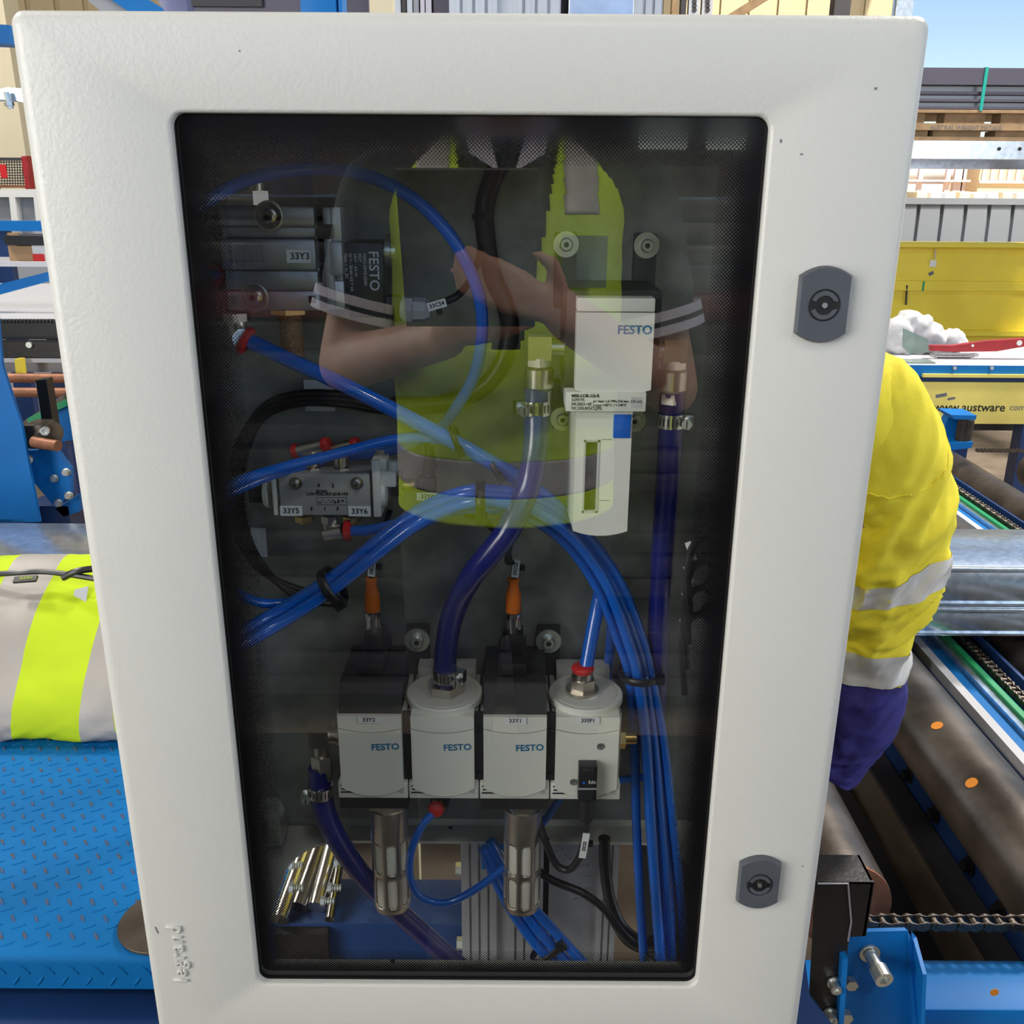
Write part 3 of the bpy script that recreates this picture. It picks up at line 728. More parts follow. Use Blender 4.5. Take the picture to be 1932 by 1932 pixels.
wf.box(sx0, sx0 + e, by - .0006, by + .003, sz0, sz1); wf.box(sx1 - e, sx1, by - .0006, by + .003, sz0, sz1); wf.box(sx0, sx1, by - .0006, by + .003, sz0, sz0 + e); wf.box(sx0, sx1, by - .0006, by + .003, sz1 - e, sz1)
wf.build('window_frame', 'unit_grey_dark', bo)
for f in (.12, .72): MB().box(sx1 + .001, sx1 + .009, by - .0002, by, sz0 + (bz1 - sz0) * f, sz0 + (bz1 - sz0) * f + .0005).build('level_mark', 'smudge', bo)
q0 = W(1158, 782, by - .001); MB().box(q0.x, bx1_ - .001, by - .0012, by, W(1158, 826, by).z, q0.z, .0005).build('blue_latch', 'hose_blue', rg)
# its four mounting tabs
for px, py, s in ((1068, 461, 'upper pair, nearer the cables'), (1220, 463, 'upper pair, farther from the cables'), (1061, 790, 'lower pair, nearer the navy hose'), (1196, 793, 'lower pair, partly behind the bowl')):
    c = W(px, py, PL - .02); t = thing('mounting_tab', 'black tab with washer screw on the filter unit, %s' % s, 'bracket', V(c.x, PL, c.z - .02), 'mounting tabs of the filter unit')
    dz = -.05 if py < 600 else .03
    MB().box(c.x - .0085, c.x + .0085, PL - .019, PL, min(c.z - .0085, c.z + dz), max(c.z + .0085, c.z + dz), .0008).build('foot', 'black_matt', t); socket_screw(V(c.x, PL - .0192, c.z), (0, -1, 0), .0050, t)
# elbows either side with hose tails
for px, py, s, sd in ((1018, 655, 'between the black cables and the filter unit', 1), (1272, 660, 'on the far side of the filter unit', -1)):
    c = W(px, py, YR + .03); t = thing('elbow_fitting', 'nickel elbow with hose tail %s' % s, 'fitting', c)
    elbow_fit(c, (sd, 0, 0), .022, (0, 0, -1), .014, .0088, t, name='elbow_body')
    MB().lathe(c - V(0, 0, .014), (0, 0, -1), [(0, .0085), (.002, .0112), (.016, .0112), (.018, .0095)], 20).build('socket', 'nickel', t, smooth=30)
    MB().hexa(c - V(0, 0, .033), c - V(0, 0, .041), .0095).build('hose_nut', 'nickel', t, smooth=25)

# ------------------------------------------------------------------ big cast valve 33Y3
YV = .135
v3 = thing('solenoid_valve', 'large cast aluminium solenoid valve marked 33Y3', 'pneumatic valve', W(530, 590, .18))
a, b = W(408, 388, YV), W(606, 588, YV)
bd = MB(); bd.box(a.x, b.x, YV + .006, PL, b.z, a.z, .003)
zm = (a.z + b.z) / 2
for z0, z1, dy in ((.0, .19, .0), (.19, .30, .004), (.30, .60, -.003), (.60, .80, .001), (.80, 1., .003)):
    bd.box(a.x + .001, b.x - .001, YV + dy, YV + .012, a.z - (a.z - b.z) * z1, a.z - (a.z - b.z) * z0, .002)
bdo = bd.build('body', 'cast_alu', v3, smooth=30)
fl_ = MB(); c2, d2 = W(607, 390, YV + .002), W(648, 586, YV + .002); fl_.box(c2.x, c2.x + .006, YV + .001, PL, d2.z, c2.z, .0015); fl_.box(c2.x + .006, d2.x, YV + .010, PL, d2.z, c2.z, .0015)
fl_.box(c2.x + .004, d2.x + .002, YV - .002, PL, zm - .011, zm + .013, .002); fl_.build('end_flange', 'cast_alu', v3, smooth=30)
for (p0, q0_, p1, q1) in ((614, 390, 645, 455), (617, 530, 651, 584)):
    aa, bb_ = W(p0, q0_, YV + .006), W(p1, q1, YV + .006); MB().box(aa.x, bb_.x, YV + .006, YV + .02, bb_.z, aa.z, .0008).build('end_pad', 'alu_bright', v3)
aa = W(612, 437, YV + .002); MB().cyl(aa + V(-.004, 0, 0), aa + V(.006, 0, 0), .0052, n=14).build('override_screw', 'black_matt', v3)
for px, py in ((508, 407), (481, 560)):
    c = W(px, py, YV - .001); MB().cyl(c, c - V(0, .001, 0), .0105, n=26).build('washer', 'zinc', v3); socket_screw(c - V(0, .001, 0), (0, -1, 0), .0046, v3, 'chrome')
sticker('33Y3', 540, 471, 587, 496, YV - .0034, v3, .55, .001)
for k in range(7):
    q0 = W(432 + k * 10, 462, YV - .0032); MB().box(q0.x, q0.x + .0012, YV - .0033, YV - .003, q0.z - .012 - (k % 3) * .002, q0.z).build('small_print', 'smudge', v3)
p = W(588, 565, YV - .0002); MB().box(p.x - .002, p.x + .0025, YV - .001, YV + .004, p.z - .0025, p.z + .0025).build('notch', 'black', v3)
# coil with maker's text down its side
a, b = W(652, 456, YV + .006), W(727, 600, YV + .006)
coil = thing('valve_coil', 'square black solenoid coil clipped to the cast valve', 'coil', W(690, 600, .18))
co_ = MB().box(a.x, b.x, YV + .006, YV + .045, b.z, a.z, .0015).build('case', 'black', coil)
text('FESTO', .0100, 'print_white', co_, V(b.x - .0072, YV + .0058, a.z - .0205), (0, 0, -1), (1, 0, 0), ext=.0001, bold=.0001)
for k, s in enumerate(('MSFG-24/42-50/60', '4527', '24V=   4.5 W', '42 V~ 50-60 HZ 7 VA', 'Made in Ex EG', 'Made in Germany')):
    text(s, .0030, 'print_white', co_, V(b.x - .0135 - k * .0034, YV + .0058, a.z - .008), (0, 0, -1), (1, 0, 0), align='LEFT')
MB().lathe(V(b.x, YV + .025, zm + .005), (1, 0, 0), [(0, .012), (.004, .012), (.0045, .008), (.0075, .008)], 20).build('coil_nut', 'zinc', coil)
# cable gland at the coil's foot
c = W(745, 582, YV + .012); gl_ = thing('cable_gland', 'grey plastic cable gland below the black coil', 'cable gland', c)
dgl = V(1, -.05, -.03).normalized()
MB().box(c.x - .006, c.x + .006, YV + .004, YV + .02, c.z - .009, c.z + .010, .002).build('elbow', 'black', gl_)
gm_ = MB(); gm_.cyl(c + dgl * .005, c + dgl * .008, .0095, n=20); gm_.hexa(c + dgl * .008, c + dgl * .014, .0098); gm_.lathe(c + dgl * .0142, dgl, [(0, .0092), (.009, .0085), (.0125, .006), (.013, .0035)], 8); gm_.build('nut', 'gland_grey', gl_, smooth=20)
# brass silencer
c = V(W(548, 597, .175).x, .175, W(548, 588, YV + .01).z); bs_ = thing('sintered_silencer', 'sintered bronze exhaust plug under the cast valve', 'silencer', c - V(0, 0, .04))
MB().hexa(c - V(0, 0, 0), c - V(0, 0, .005), .015).build('hex_nut', 'brass', bs_, smooth=25); MB().lathe(c - V(0, 0, .005), (0, 0, -1), [(0, .009), (.034, .009), (.036, .007)], 18).build('sinter_body', 'bronze', bs_)
# hex plug on top
c = V(W(484, 362, .18).x, .18, W(484, 388, YV + .01).z); hp = thing('hex_plug', 'nickel hex plug on top of the cast valve', 'fitting', c); MB().hexa(c, c + V(0, 0, .010), .0115).cyl(c + V(0, 0, .010), c + V(0, 0, .016), .007, n=16).build('hex_body', 'nickel', hp, smooth=25)
# fittings at the valve's left
c = V(W(447, 600, .165).x, .165, W(447, 590, .165).z); fe = thing('push_in_elbow', 'nickel push-in elbow with red ring under the cast valve', 'fitting', c - V(0, 0, .03))
pr_ = W(458, 640, .150); MB().hexa(c, c - V(0, 0, .006), .0105).cyl(c - V(0, 0, .006), c - V(0, 0, .024), .0075, n=18).cyl(c - V(0, 0, .022), pr_, .0078, n=18).build('elbow_body', 'nickel', fe, smooth=30)
dirb = (W(560, 695, .150) - W(467, 643, .150)).normalized(); red_ring(pr_, dirb, .0072, fe)
c = W(412, 520, .150); fl2 = thing('push_in_fitting', 'push-in fitting with red ring at the side of the cast valve', 'fitting', c); MB().cyl(c + V(.012, .01, -.002), c, .0085, n=18).build('hex_body', 'nickel', fl2); red_ring(c, W(360, 510, .13) - c, .006, fl2)

# ------------------------------------------------------------------ small twin valve 33Y5 / 33Y6
Y5 = .150
v5 = thing('twin_valve', 'slim grey twin valve marked 33Y5 and 33Y6', 'pneumatic valve', W(615, 975, .18))
a, b = W(524, 893, Y5), W(700, 973, Y5); MB().box(a.x, b.x, Y5, Y5 + .028, b.z, a.z, .001).build('body', 'valve_grey', v5)
for p0, p1, q0_, q1 in ((510, 524, 893, 973), (700, 720, 868, 976)):
    aa, bb_ = W(p0, q0_, Y5 - .001), W(p1, q1, Y5 - .001); MB().box(aa.x, bb_.x, Y5 - .001, Y5 + .030, bb_.z, aa.z, .001).build('end_block', 'unit_grey', v5)
for s, px in ((-1, 510), (1, 720)):
    c = W(px, 930, Y5 + .012); MB().lathe(c, (s, 0, 0), [(0, .013), (.004, .011), (.0055, .006)], 16).build('end_cap', 'unit_grey', v5)
for px in (558, 674):
    c = W(px, 911, Y5); socket_screw(c - V(0, .0002, 0), (0, -1, 0), .0026, v5, 'chrome')
sticker('33Y5', 528, 954, 571, 973, Y5 - .0003, v5, .55); sticker('33Y6', 657, 955, 700, 974, Y5 - .0003, v5, .55)
fz = W(615, 940, Y5).z
for s, px, py, sz in (('4', 601, 916, .0045), ('2', 628, 916, .0045), ('VUVG', 607, 927, .0034), ('L10-T32C-AT-G18-1P3', 618, 932, .0034), ('5', 588, 960, .0040), ('1', 613, 960, .0040), ('3', 637, 960, .0040)):
    text(s, sz, 'print_black', v5, W(px, py, Y5) - V(0, .0003, 0), (1, 0, 0), (0, 0, 1), bold=.0001)
dg_ = MB(); a, b = W(597, 938, Y5), W(655, 953, Y5); e = .0003
for r in ((a.x, b.x, a.z - e, a.z), (a.x, b.x, b.z, b.z + e), (a.x, a.x + e, b.z, a.z), (b.x - e, b.x, b.z, a.z)): dg_.box(r[0], r[1], Y5 - .0002, Y5, r[2], r[3])
random.seed(4)
for k in range(14):
    xx = a.x + .001 + k * (b.x - a.x - .002) / 14; dg_.box(xx, xx + .0007 + .001 * random.random(), Y5 - .0002, Y5, b.z + .0012 + .003 * random.random(), b.z + .0016 + .0032 * random.random())
dg_.build('valve_diagram', 'print_black', v5)
a, b = W(715, 868, Y5 + .006), W(748, 918, Y5 + .006); pb = MB(); pb.box(a.x, b.x, Y5 + .004, Y5 + .022, b.z, a.z - .008, .001); pb.box(a.x - .004, a.x + .006, Y5 + .004, Y5 + .022, a.z - .008, a.z + .001, .001); pb.cyl(V(b.x - .009, Y5 + .012, a.z - .008), V(b.x - .009, Y5 + .012, a.z - .002), .005, n=14); pb.cyl(V(b.x - .002, Y5 + .006, a.z - .008), V(b.x - .002, Y5 + .006, a.z - .0005), .004, n=14); pb.build('pilot_head', 'unit_grey', v5)
a, b = W(468, 908, Y5 + .01), W(510, 948, Y5 + .01); MB().box(a.x, b.x, Y5 + .008, Y5 + .026, b.z, a.z, .001).build('pilot_case', 'black_matt', v5); a, b = W(478, 893, Y5 + .006), W(503, 912, Y5 + .006); MB().box(a.x, b.x, Y5 + .004, Y5 + .009, b.z, a.z).build('pilot_label', 'label_white', v5)
# valve plug
c = W(787, 915, Y5 + .015); vp = thing('valve_plug', 'black right-angle plug marked 33Y4 beside the twin valve', 'plug', c); MB().lathe(c + V(-.012, 0, 0), (1, 0, 0), [(0, .0045), (.005, .0055), (.010, .0055)], 12).build('knurled_nut', 'brass', vp); mbp = MB(); mbp.box(c.x, c.x + .016, c.y - .007, c.y + .007, c.z - .009, c.z + .008, .003); mbp.cyl(V(c.x + .009, c.y, c.z), V(c.x + .011, c.y, c.z + .033), .0062, .0035, n=12); mbp.build('plug_body', 'black', vp)
MB().box(W(737, 895, Y5 + .01).x, c.x - .012, c.y - .006, c.y + .006, c.z - .008, c.z + .009).build('coupling', 'black_matt', vp)
sticker('33Y4', 786, 929, 826, 944, c.y - .008, vp, .55)
# fittings: two above, one below, two brass plugs
for px, dxx, s in ((590, -1, 'nearer the pilot'), (645, 1, 'nearer the plug')):
    c = V(W(px, 893, Y5 + .014).x, Y5 + .014, W(px, 893, Y5 + .014).z); t = thing('push_in_elbow', 'nickel push-in elbow with red rings above the twin valve, %s' % s, 'fitting', c, 'elbows on the twin valve')
    MB().hexa(c, c + V(0, 0, .005), .0072).lathe(c + V(0, 0, .005), (0, 0, 1), [(0, .0048), (.002, .0062), (.010, .0062), (.011, .004), (.018, .004)], 14).build('stem', 'nickel', t, smooth=30)
    q = c + V(0, 0, .021); dd = V(.9, -.2, .25).normalized(); MB().cyl(q - dd * .011, q + dd * .011, .0055, n=16).build('cross_body', 'nickel', t)
    red_ring(q - dd * .011, -dd, .0040, t); red_ring(q + dd * .011, dd, .0040, t)
c = W(622, 985, Y5 + .012); t = thing('push_in_elbow', 'nickel push-in elbow with red ring under the twin valve', 'fitting', c); dd = (W(655, 1003, Y5) - W(622, 985, Y5)).normalized(); MB().hexa(c + V(0, 0, .006), c, .007).cyl(c, c - V(0, 0, .010), .0062, n=14).cyl(c - V(.003, 0, .010), W(650, 1001, Y5 + .006), .0066, n=16).build('elbow_body', 'nickel', t, smooth=30); red_ring(W(650, 1001, Y5 + .006), V(1, 0, 0), .0055, t)
for px, s in ((574, 'first'), (664, 'second')):
    c = W(px, 974, Y5 + .014); t = thing('brass_silencer', 'small brass silencer under the 33Y%s end of the twin valve' % ('5' if s == 'first' else '6'), 'silencer', c - V(0, 0, .006), 'brass silencers under the twin valve'); MB().hexa(c + V(0, 0, .001), c - V(0, 0, .004), .008).sphere(c - V(0, 0, .004), (.0055, .0055, .003), 12, 8).build('plug', 'brass', t)
# small fitting below the second unit with the looping tube
c = W(828, 1520, .165); t = thing('push_in_fitting', 'small push-in fitting with red ring under the distributor', 'fitting', c); dd = (W(818, 1530, .150) - W(826, 1520, .165)).normalized(); MB().cyl(c, c + V(.004, .02, .012), .009, n=14).build('black_base', 'black', t); MB().hexa(c, c + dd * .008, .0075).build('hex_body', 'brass', t); red_ring(c + dd * .008, dd, .0045, t)
# ------------------------------------------------------------------ hoses
hose([(330, 440, .10), (360, 405, .11), (430, 355, .125), (510, 327, .135), (600, 318, .14), (690, 330, .14), (780, 375, .14), (850, 445, .14), (895, 530, .145), (910, 610, .15), (897, 700, .16), (860, 770, .17), (820, 815, .185), (740, 848, .20), (660, 862, .205)], .0047, 'blue hose looping over the cast valve at the top of the cabinet')
pr1 = [(464, 640, .148), (540, 676, .14), (640, 722, .13), (740, 772, .125), (850, 830, .125), (920, 868, .13), (1000, 915, .15), (1080, 985, .17), (1150, 1070, .18), (1195, 1170, .185), (1225, 1290, .185), (1240, 1420, .18), (1255, 1580, .175), (1262, 1700, .165), (1265, 1830, .16)]
hose(pr1, .0058, 'thick straight blue hose running down from the elbow of the cast valve')
hose([(400, 935, .10), (450, 908, .115), (540, 880, .125), (640, 855, .13), (740, 830, .13), (810, 826, .13), (870, 842, .133), (930, 880, .14), (1010, 935, .16), (1090, 1005, .18), (1160, 1100, .19), (1210, 1230, .195), (1240, 1400, .19), (1258, 1580, .182), (1268, 1830, .17)], .0042, 'blue hose arching over the twin valve, upper of two')
hose([(400, 945, .11), (450, 922, .125), (520, 893, .145), (580, 878, .165), (620, 862, .17)], .0042, 'short blue hose entering the red ring above the twin valve')
hose([(385, 517, .10), (408, 520, .145)], .0040, 'short blue hose stub in the side fitting of the cast valve')
hose([(655, 1002, .155), (700, 1000, .15), (760, 985, .14), (830, 955, .135), (910, 935, .135), (1000, 950, .15), (1080, 1005, .17), (1140, 1090, .18), (1185, 1210, .19), (1215, 1400, .185), (1235, 1600, .175), (1245, 1830, .165)], .0045, 'blue hose leaving the red ring under the twin valve')
base = [(420, 1225, .085), (470, 1200, .10), (540, 1160, .115), (625, 1105, .12), (700, 1045, .12), (780, 985, .12), (850, 952, .125), (908, 943, .13), (980, 952, .14), (1045, 985, .155), (1100, 1035, .165), (1150, 1110, .17), (1185, 1200, .175), (1205, 1270, .175), (1222, 1400, .172), (1232, 1550, .168), (1243, 1700, .16), (1252, 1830, .155)]
offs = [(-8, 16, .004, 'lowest of the bundle'), (6, 4, -.006, 'foremost of the bundle'), (-6, -10, .000, 'inner strand of the bundle'), (4, -20, .004, 'topmost of the bundle'), (12, -4, .012, 'rearmost of the bundle')]
fan = [1.0] * 9 + [1., 1.05, 1.1, 1.0, .9, 1.2, 1.5, 1.7, 1.7]
for k, (ox, oy, oY, s) in enumerate(offs):
    pp = []
    for j, (x, y, Y) in enumerate(base):
        t = max(0, min(1, (j - 8) / 4))               # turn the offset from vertical spread to sideways spread
        ex = ox * (1 - t) + (-oy * 1.15 + ox * .3) * t; ey = oy * (1 - t) + (oy * .2) * t
        pp.append((x + ex * fan[j], y + ey * fan[j], Y + oY))
    hose(pp, .0043 if k != 1 else .0050, 'blue hose sweeping across the plate in the big bundle, %s' % s, group='blue hose bundle across the plate')
hose([(415, 1095, .10), (450, 1120, .11), (490, 1137, .12), (540, 1137, .13), (590, 1127, .137), (640, 1098, .145), (720, 1040, .15)], .0040, 'thin blue hose curving in low beside the bundle')
hose([(1140, 1080, .185), (1130, 1130, .185), (1118, 1190, .178), (1104, 1270, t4.y)], .0062, 'blue hose standing in the red ring of the 33SP1 unit')
hose([(1150, 1090, .205), (1155, 1160, .21), (1150, 1240, .21), (1140, 1320, .21), (1128, 1400, .212)], .0048, 'blue hose dropping behind the 33SP1 unit')
hose([(818, 1532, .155), (795, 1560, .148), (775, 1610, .145), (775, 1660, .145), (795, 1693, .147), (840, 1703, .15), (890, 1682, .158), (940, 1645, .168), (985, 1600, .18), (1030, 1545, .195), (1075, 1490, .205), (1150, 1475, .205), (1220, 1465, .20)], .0037, 'blue hose looping below the distributor behind the silencer', n=12)
# two-hose bundle leaving underneath
for k, (o, s) in enumerate((((0, 0), 'nearer the silencer'), ((24, -4), 'middle one'), ((44, -14), 'farthest from the silencer'))):
    hose([(912 + o[0] * .3, 1600 + o[1], .215), (935 + o[0] * .5, 1660 + o[1], .21), (970 + o[0] * .8, 1725 + o[1], .20), (1010 + o[0], 1780 + o[1], .19), (1060 + o[0], 1835 + o[1], .18)], .0052, 'blue hose going down between the profile and the silencer, %s' % s, group='blue hoses dropping through the floor hole')
# navy braided hoses
hc = W(1010, 770, YR + .03)
tl = W(1018, 655, YR + .03)
hose([(1014, 722, YR + .030), (1012, 770, YR + .028), (1010, 840, .14), (995, 920, .135), (955, 1005, .125), (895, 1080, .13), (857, 1150, .15), (842, 1220, .162), (840, 1290, YF + .034)], .0098, 'thick navy hose from the filter unit down to the distributor', 'hose_navy', 'braided_hose', n=18)
hose([(1270, 728, YR + .030), (1266, 800, .155), (1260, 900, .17), (1250, 1050, .185), (1240, 1250, .19), (1235, 1420, .195), (1240, 1600, .19), (1250, 1750, .18)], .0098, 'thick navy hose hanging in shade beside the filter unit', 'hose_navy', 'braided_hose', n=18)
hose([(602, 1448, YF + .028), (606, 1500, .158), (622, 1555, .16), (660, 1620, .165), (720, 1690, .175), (790, 1755, .19), (880, 1835, .21)], .0100, 'thick navy hose from the end elbow out through the floor', 'hose_navy', 'braided_hose', n=18)
clamp(W(1012, 768, YR + .028), (0, 0, 1), .0099, (-1, -.3, 0), 'hose clamp on the navy hose left of the filter unit'.replace('left of', 'feeding'))
clamp(W(1266, 792, .154), (0, 0, 1), .0099, (1, -.3, 0), 'hose clamp on the shaded navy hose')
clamp(W(841, 1272, .163), (0, 0, 1), .0099, (1, -.3, 0), 'hose clamp above the distributor')
clamp(W(604, 1490, .1575), (.1, 0, 1), .0101, (-1, -.3, 0), 'hose clamp below the end elbow')

# ------------------------------------------------------------------ cables
hose([(1010, 215, .205), (975, 270, .205), (935, 325, .205), (915, 390, .205), (917, 450, .205), (930, 520, .205), (955, 580, .203), (962, 630, .203), (945, 690, .203), (905, 735, .203), (830, 762, .205), (740, 765, .208)], .0078, 'thick black cable bundle coming down from the cabinet top', 'cable_black', 'cable_bundle', 'cable', n=14)
for k, (o, s) in enumerate(((-9, 'upper'), (1, 'middle'), (10, 'lower'))):
    hose([(900, 742 + o * .4, .206), (800, 768 + o * .6, .207), (720, 765 + o, .207), (640, 752 + o, .207), (560, 752 + o, .207), (500, 775 + o, .205), (462 + o, 830, .20), (447 + o, 890, .195), (447 + o, 960, .19), (465 + o, 1030, .192), (505 + o, 1085 + o * .6, .20), (570, 1122 + o, .208), (640, 1130 + o, .212)], .0031, 'black cable circling the twin valve, %s strand' % s, 'cable_black', 'signal_cable', 'cable', group='black cables round the twin valve', n=8)
hose([(735, 770, .205), (780, 800, .2), (812, 850, .19), (818, 880, .168)], .0028, 'black cable running to the 33Y4 plug', 'cable_black', 'signal_cable', 'cable')
hose([(800, 578, YV + .010), (830, 572, .146), (865, 556, .15), (890, 522, .17), (905, 480, .195), (912, 440, .205)], .0029, 'black cable from the grey gland up to the bundle', 'cable_black', 'signal_cable', 'cable')
hose([(880, 970, .2), (915, 985, .205), (950, 1020, .2), (962, 1060, .19)], .0028, 'black cable passing under the blue bundle to the orange plug', 'cable_black', 'signal_cable', 'cable')
mk = thing('cable_tag', 'cable tag marked 33CS4 on the gland cable', 'cable tag', W(826, 575, .14)); tag_sleeve('33CS4', W(808, 579, .142), W(842, 569, .142), mk, .006)
c7 = [(1106, 1504, YF - .006), (1106, 1540, .13), (1104, 1575, .135), (1096, 1612, .14), (1075, 1640, .145), (1050, 1632, .15), (1030, 1590, .155), (1015, 1545, .165), (1008, 1520, .175)]
hose(c7, .0034, 'black sensor cable looping under the 33SP1 unit', 'cable_black', 'sensor_cable', 'cable')
hose([(1107, 1506, YF - .006), (1106, 1545, .129)], .0058, 'black strain relief sleeve at the foot of the sensor', 'black', 'strain_relief', 'cable')
mk = thing('cable_tag', 'cable tag marked 33CS3 on the sensor cable', 'cable tag', W(1103, 1590, .13)); tag_sleeve('33CS3', W(1098, 1613, .134), W(1106, 1568, .130), mk, .006)
hose([(1000, 1630, .20), (1040, 1660, .19), (1100, 1685, .18), (1140, 1715, .175), (1165, 1750, .175), (1200, 1782, .175), (1240, 1778, .17)], .0040, 'black cable crossing below the hole towards the hose bundle', 'cable_black', 'signal_cable', 'cable')
hose([(1140, 1580, .225), (1142, 1640, .22), (1152, 1700, .21), (1175, 1750, .20), (1210, 1775, .19), (1245, 1765, .18)], .0060, 'thick grey-black cable hanging beside the aluminium profile', 'cable_black', 'power_cable', 'cable')
hose([(1160, 1745, .19), (1180, 1775, .185), (1210, 1792, .18), (1245, 1790, .175)], .0036, 'thin black cable dipping below the thick cable', 'cable_black', 'signal_cable', 'cable')

# ------------------------------------------------------------------ cable ties
def tie(px, py, Y, wpx, hpx, ang, label, r=.012):
    """black strap round a bundle; ang = direction of the strap on the picture plane"""
    c = W(px, py, Y); s = W(px + 100, py, Y) - c; k = s.length / 100
    t = thing('cable_tie', label, 'cable tie', c); a = math.radians(ang); d = V(math.cos(a), 0, math.sin(a)); n = V(-math.sin(a), 0, math.cos(a))
    L_, w = wpx * k, hpx * k; mb = MB(); pts = []
    for i in range(24):
        th = 2 * math.pi * i / 24; pts.append(c + d * (L_ / 2 * math.cos(th)) + V(0, r * math.sin(th), 0))
    vs = []; 
    for p in pts: vs += [p - n * w / 2, p + n * w / 2]
    o = mb.add(vs, [(2 * i, 2 * i + 1, (2 * i + 3) % 48, (2 * i + 2) % 48) for i in range(24)]).build('strap', 'black', t)
    md = o.modifiers.new('wall', 'SOLIDIFY'); md.thickness = .0012; md.offset = 1
    MB().obox(c + d * (L_ * .42) + V(0, -r * .7, 0), d, n, (0, 1, 0), .008, w * 1.25, .006).build('head', 'black', t)
tie(628, 1105, .12, 72, 17, -57, 'black cable tie round the lower part of the big blue bundle', .016)
tie(908, 943, .13, 66, 18, -88, 'black cable tie at the crest of the big blue bundle', .016)
tie(862, 828, .126, 48, 11, -70, 'black cable tie joining the straight hose and the arching hose', .011)
tie(935, 880, .135, 44, 11, -60, 'black cable tie on the straight hose near the middle of the cabinet', .011)
tie(1208, 1268, .178, 78, 14, 2, 'black cable tie on the falling blue bundle, upper one', .020)
tie(1262, 1795, .162, 92, 16, 2, 'black cable tie on the falling blue bundle, at its foot', .020)
tie(1034, 1790, .188, 74, 13, 40, 'black cable tie on the blue hoses below the floor hole', .011)
tie(908, 408, .205, 30, 10, 5, 'black cable tie on the thick black cable bundle', .009)
# adhesive pads
for x0, y0, x1, y1, s in ((573, 716, 633, 775, 'above the twin valve'), (473, 995, 506, 1050, 'beside the cable curve at the plate edge')):
    a, b = W(x0, y0, PL), W(x1, y1, PL); tag(MB().box(a.x, b.x, PL - .002, PL, b.z, a.z, .0006).build('adhesive_pad', 'label_white'), 'white adhesive cable pad %s' % s, 'cable pad', 'adhesive cable pads')
# cable glands with tags on a black box fixed to the side wall
jb = thing('junction_box', 'narrow black junction box on the cabinet side wall', 'junction box', V(bx1 - .02, .15, W(1300, 1200, .15).z)); MB().box(bx1 - .039, bx1 - .0031, .115, .19, W(1300, 1200, .15).z, W(1300, 985, .15).z, .002).build('case', 'black_matt', jb)
for k, (py, s) in enumerate(((1010, 'top'), (1055, 'second'), (1105, 'third'), (1155, 'lowest'))):
    c = V(bx1 - .040, .15, W(1300, py, .15).z); t = thing('wall_gland', 'black cable gland with white tag on the black junction box, %s of four' % s, 'cable gland', c, 'glands on the side wall')
    MB().hexa(c, c - V(.008, 0, 0), .011).lathe(c - V(.008, 0, 0), (-1, 0, 0), [(0, .0095), (.010, .009), (.014, .005)], 14).build('nut', 'black', t)
    pts = spline([c - V(.02, 0, 0), c - V(.034, .004, .006), c - V(.038, .008, .03), c - V(.034, .012, .07)], 6); MB().tube(pts, .0032, 8).build('cable', 'cable_black', t)
    MB().obox(c - V(.036, .004, .012), (.4, 0, -1), (1, 0, .4), (0, 1, 0), .016, .005, .0014).build('cable_marker', 'label_white', t)
# ================================================================== stand under and behind the cabinet
PYF = .262
st = thing('profile_post', 'ribbed aluminium profile post carrying the cabinet', 'post', V(0, .3, 0))
xs0, xs1 = -.052, .036
pm = MB(); pm.box(xs0, xs1, PYF + .004, PYF + .09, 0, ZC + .75)
for k in range(9):
    if k == 4: continue
    x0 = xs0 + (xs1 - xs0) * k / 9; pm.box(x0 + .0012, x0 + (xs1 - xs0) / 9 - .0012, PYF, PYF + .0045, 0, ZC + .75)
pm.build('ribbed_profile', 'alu_profile', st)
MB().box(.042, .094, PYF + .004, PYF + .09, 0, ZC + .75, .001).build('smooth_profile', 'alu_panel', st)
pm = MB(); pm.box(.094, .116, PYF + .004, PYF + .09, 0, ZC + .75)
for k in range(3): pm.box(.095 + k * .0072, .100 + k * .0072, PYF, PYF + .0045, 0, ZC + .75)
pm.build('narrow_profile', 'alu_profile', st)
MB().box(.036, .042, PYF + .02, PYF + .09, 0, ZC + .75).build('slot', 'dark_grey', st)
random.seed(3)
for k in range(26):
    px, py = random.choice(((1062, 1612), (1072, 1632), (1098, 1640), (1060, 1600), (1100, 1680))); px += random.uniform(-16, 16); py += random.uniform(-16, 16); c = W(px, py, PYF + .0038)
    MB().obox(c, (1, 0, random.uniform(-1, 1)), (0, 1, 0), (random.uniform(-1, 1), 0, 1), random.uniform(.001, .005), .0004, random.uniform(.0006, .002)).build('smudge_mark', 'smudge', st)
a = W(908, 1585, PYF - .006); b = W(955, 1640, PYF - .006)
pl = thing('outlet_plate', 'small plate with a round blue port on the aluminium post', 'plate', V((a.x + b.x) / 2, PYF - .004, b.z)); MB().box(a.x, b.x, PYF - .007, PYF - .0005, b.z, a.z, .001).build('plate', 'blue_paint', pl); MB().torus(V((a.x + b.x) / 2, PYF - .0072, (a.z + b.z) / 2), (0, 1, 0), .009, .0018, 20, 8).build('port_rim', 'alu_bright', pl); MB().cyl(V((a.x + b.x) / 2, PYF - .0071, (a.z + b.z) / 2), V((a.x + b.x) / 2, PYF - .0075, (a.z + b.z) / 2), .0085, n=18).build('port', 'hose_navy', pl)
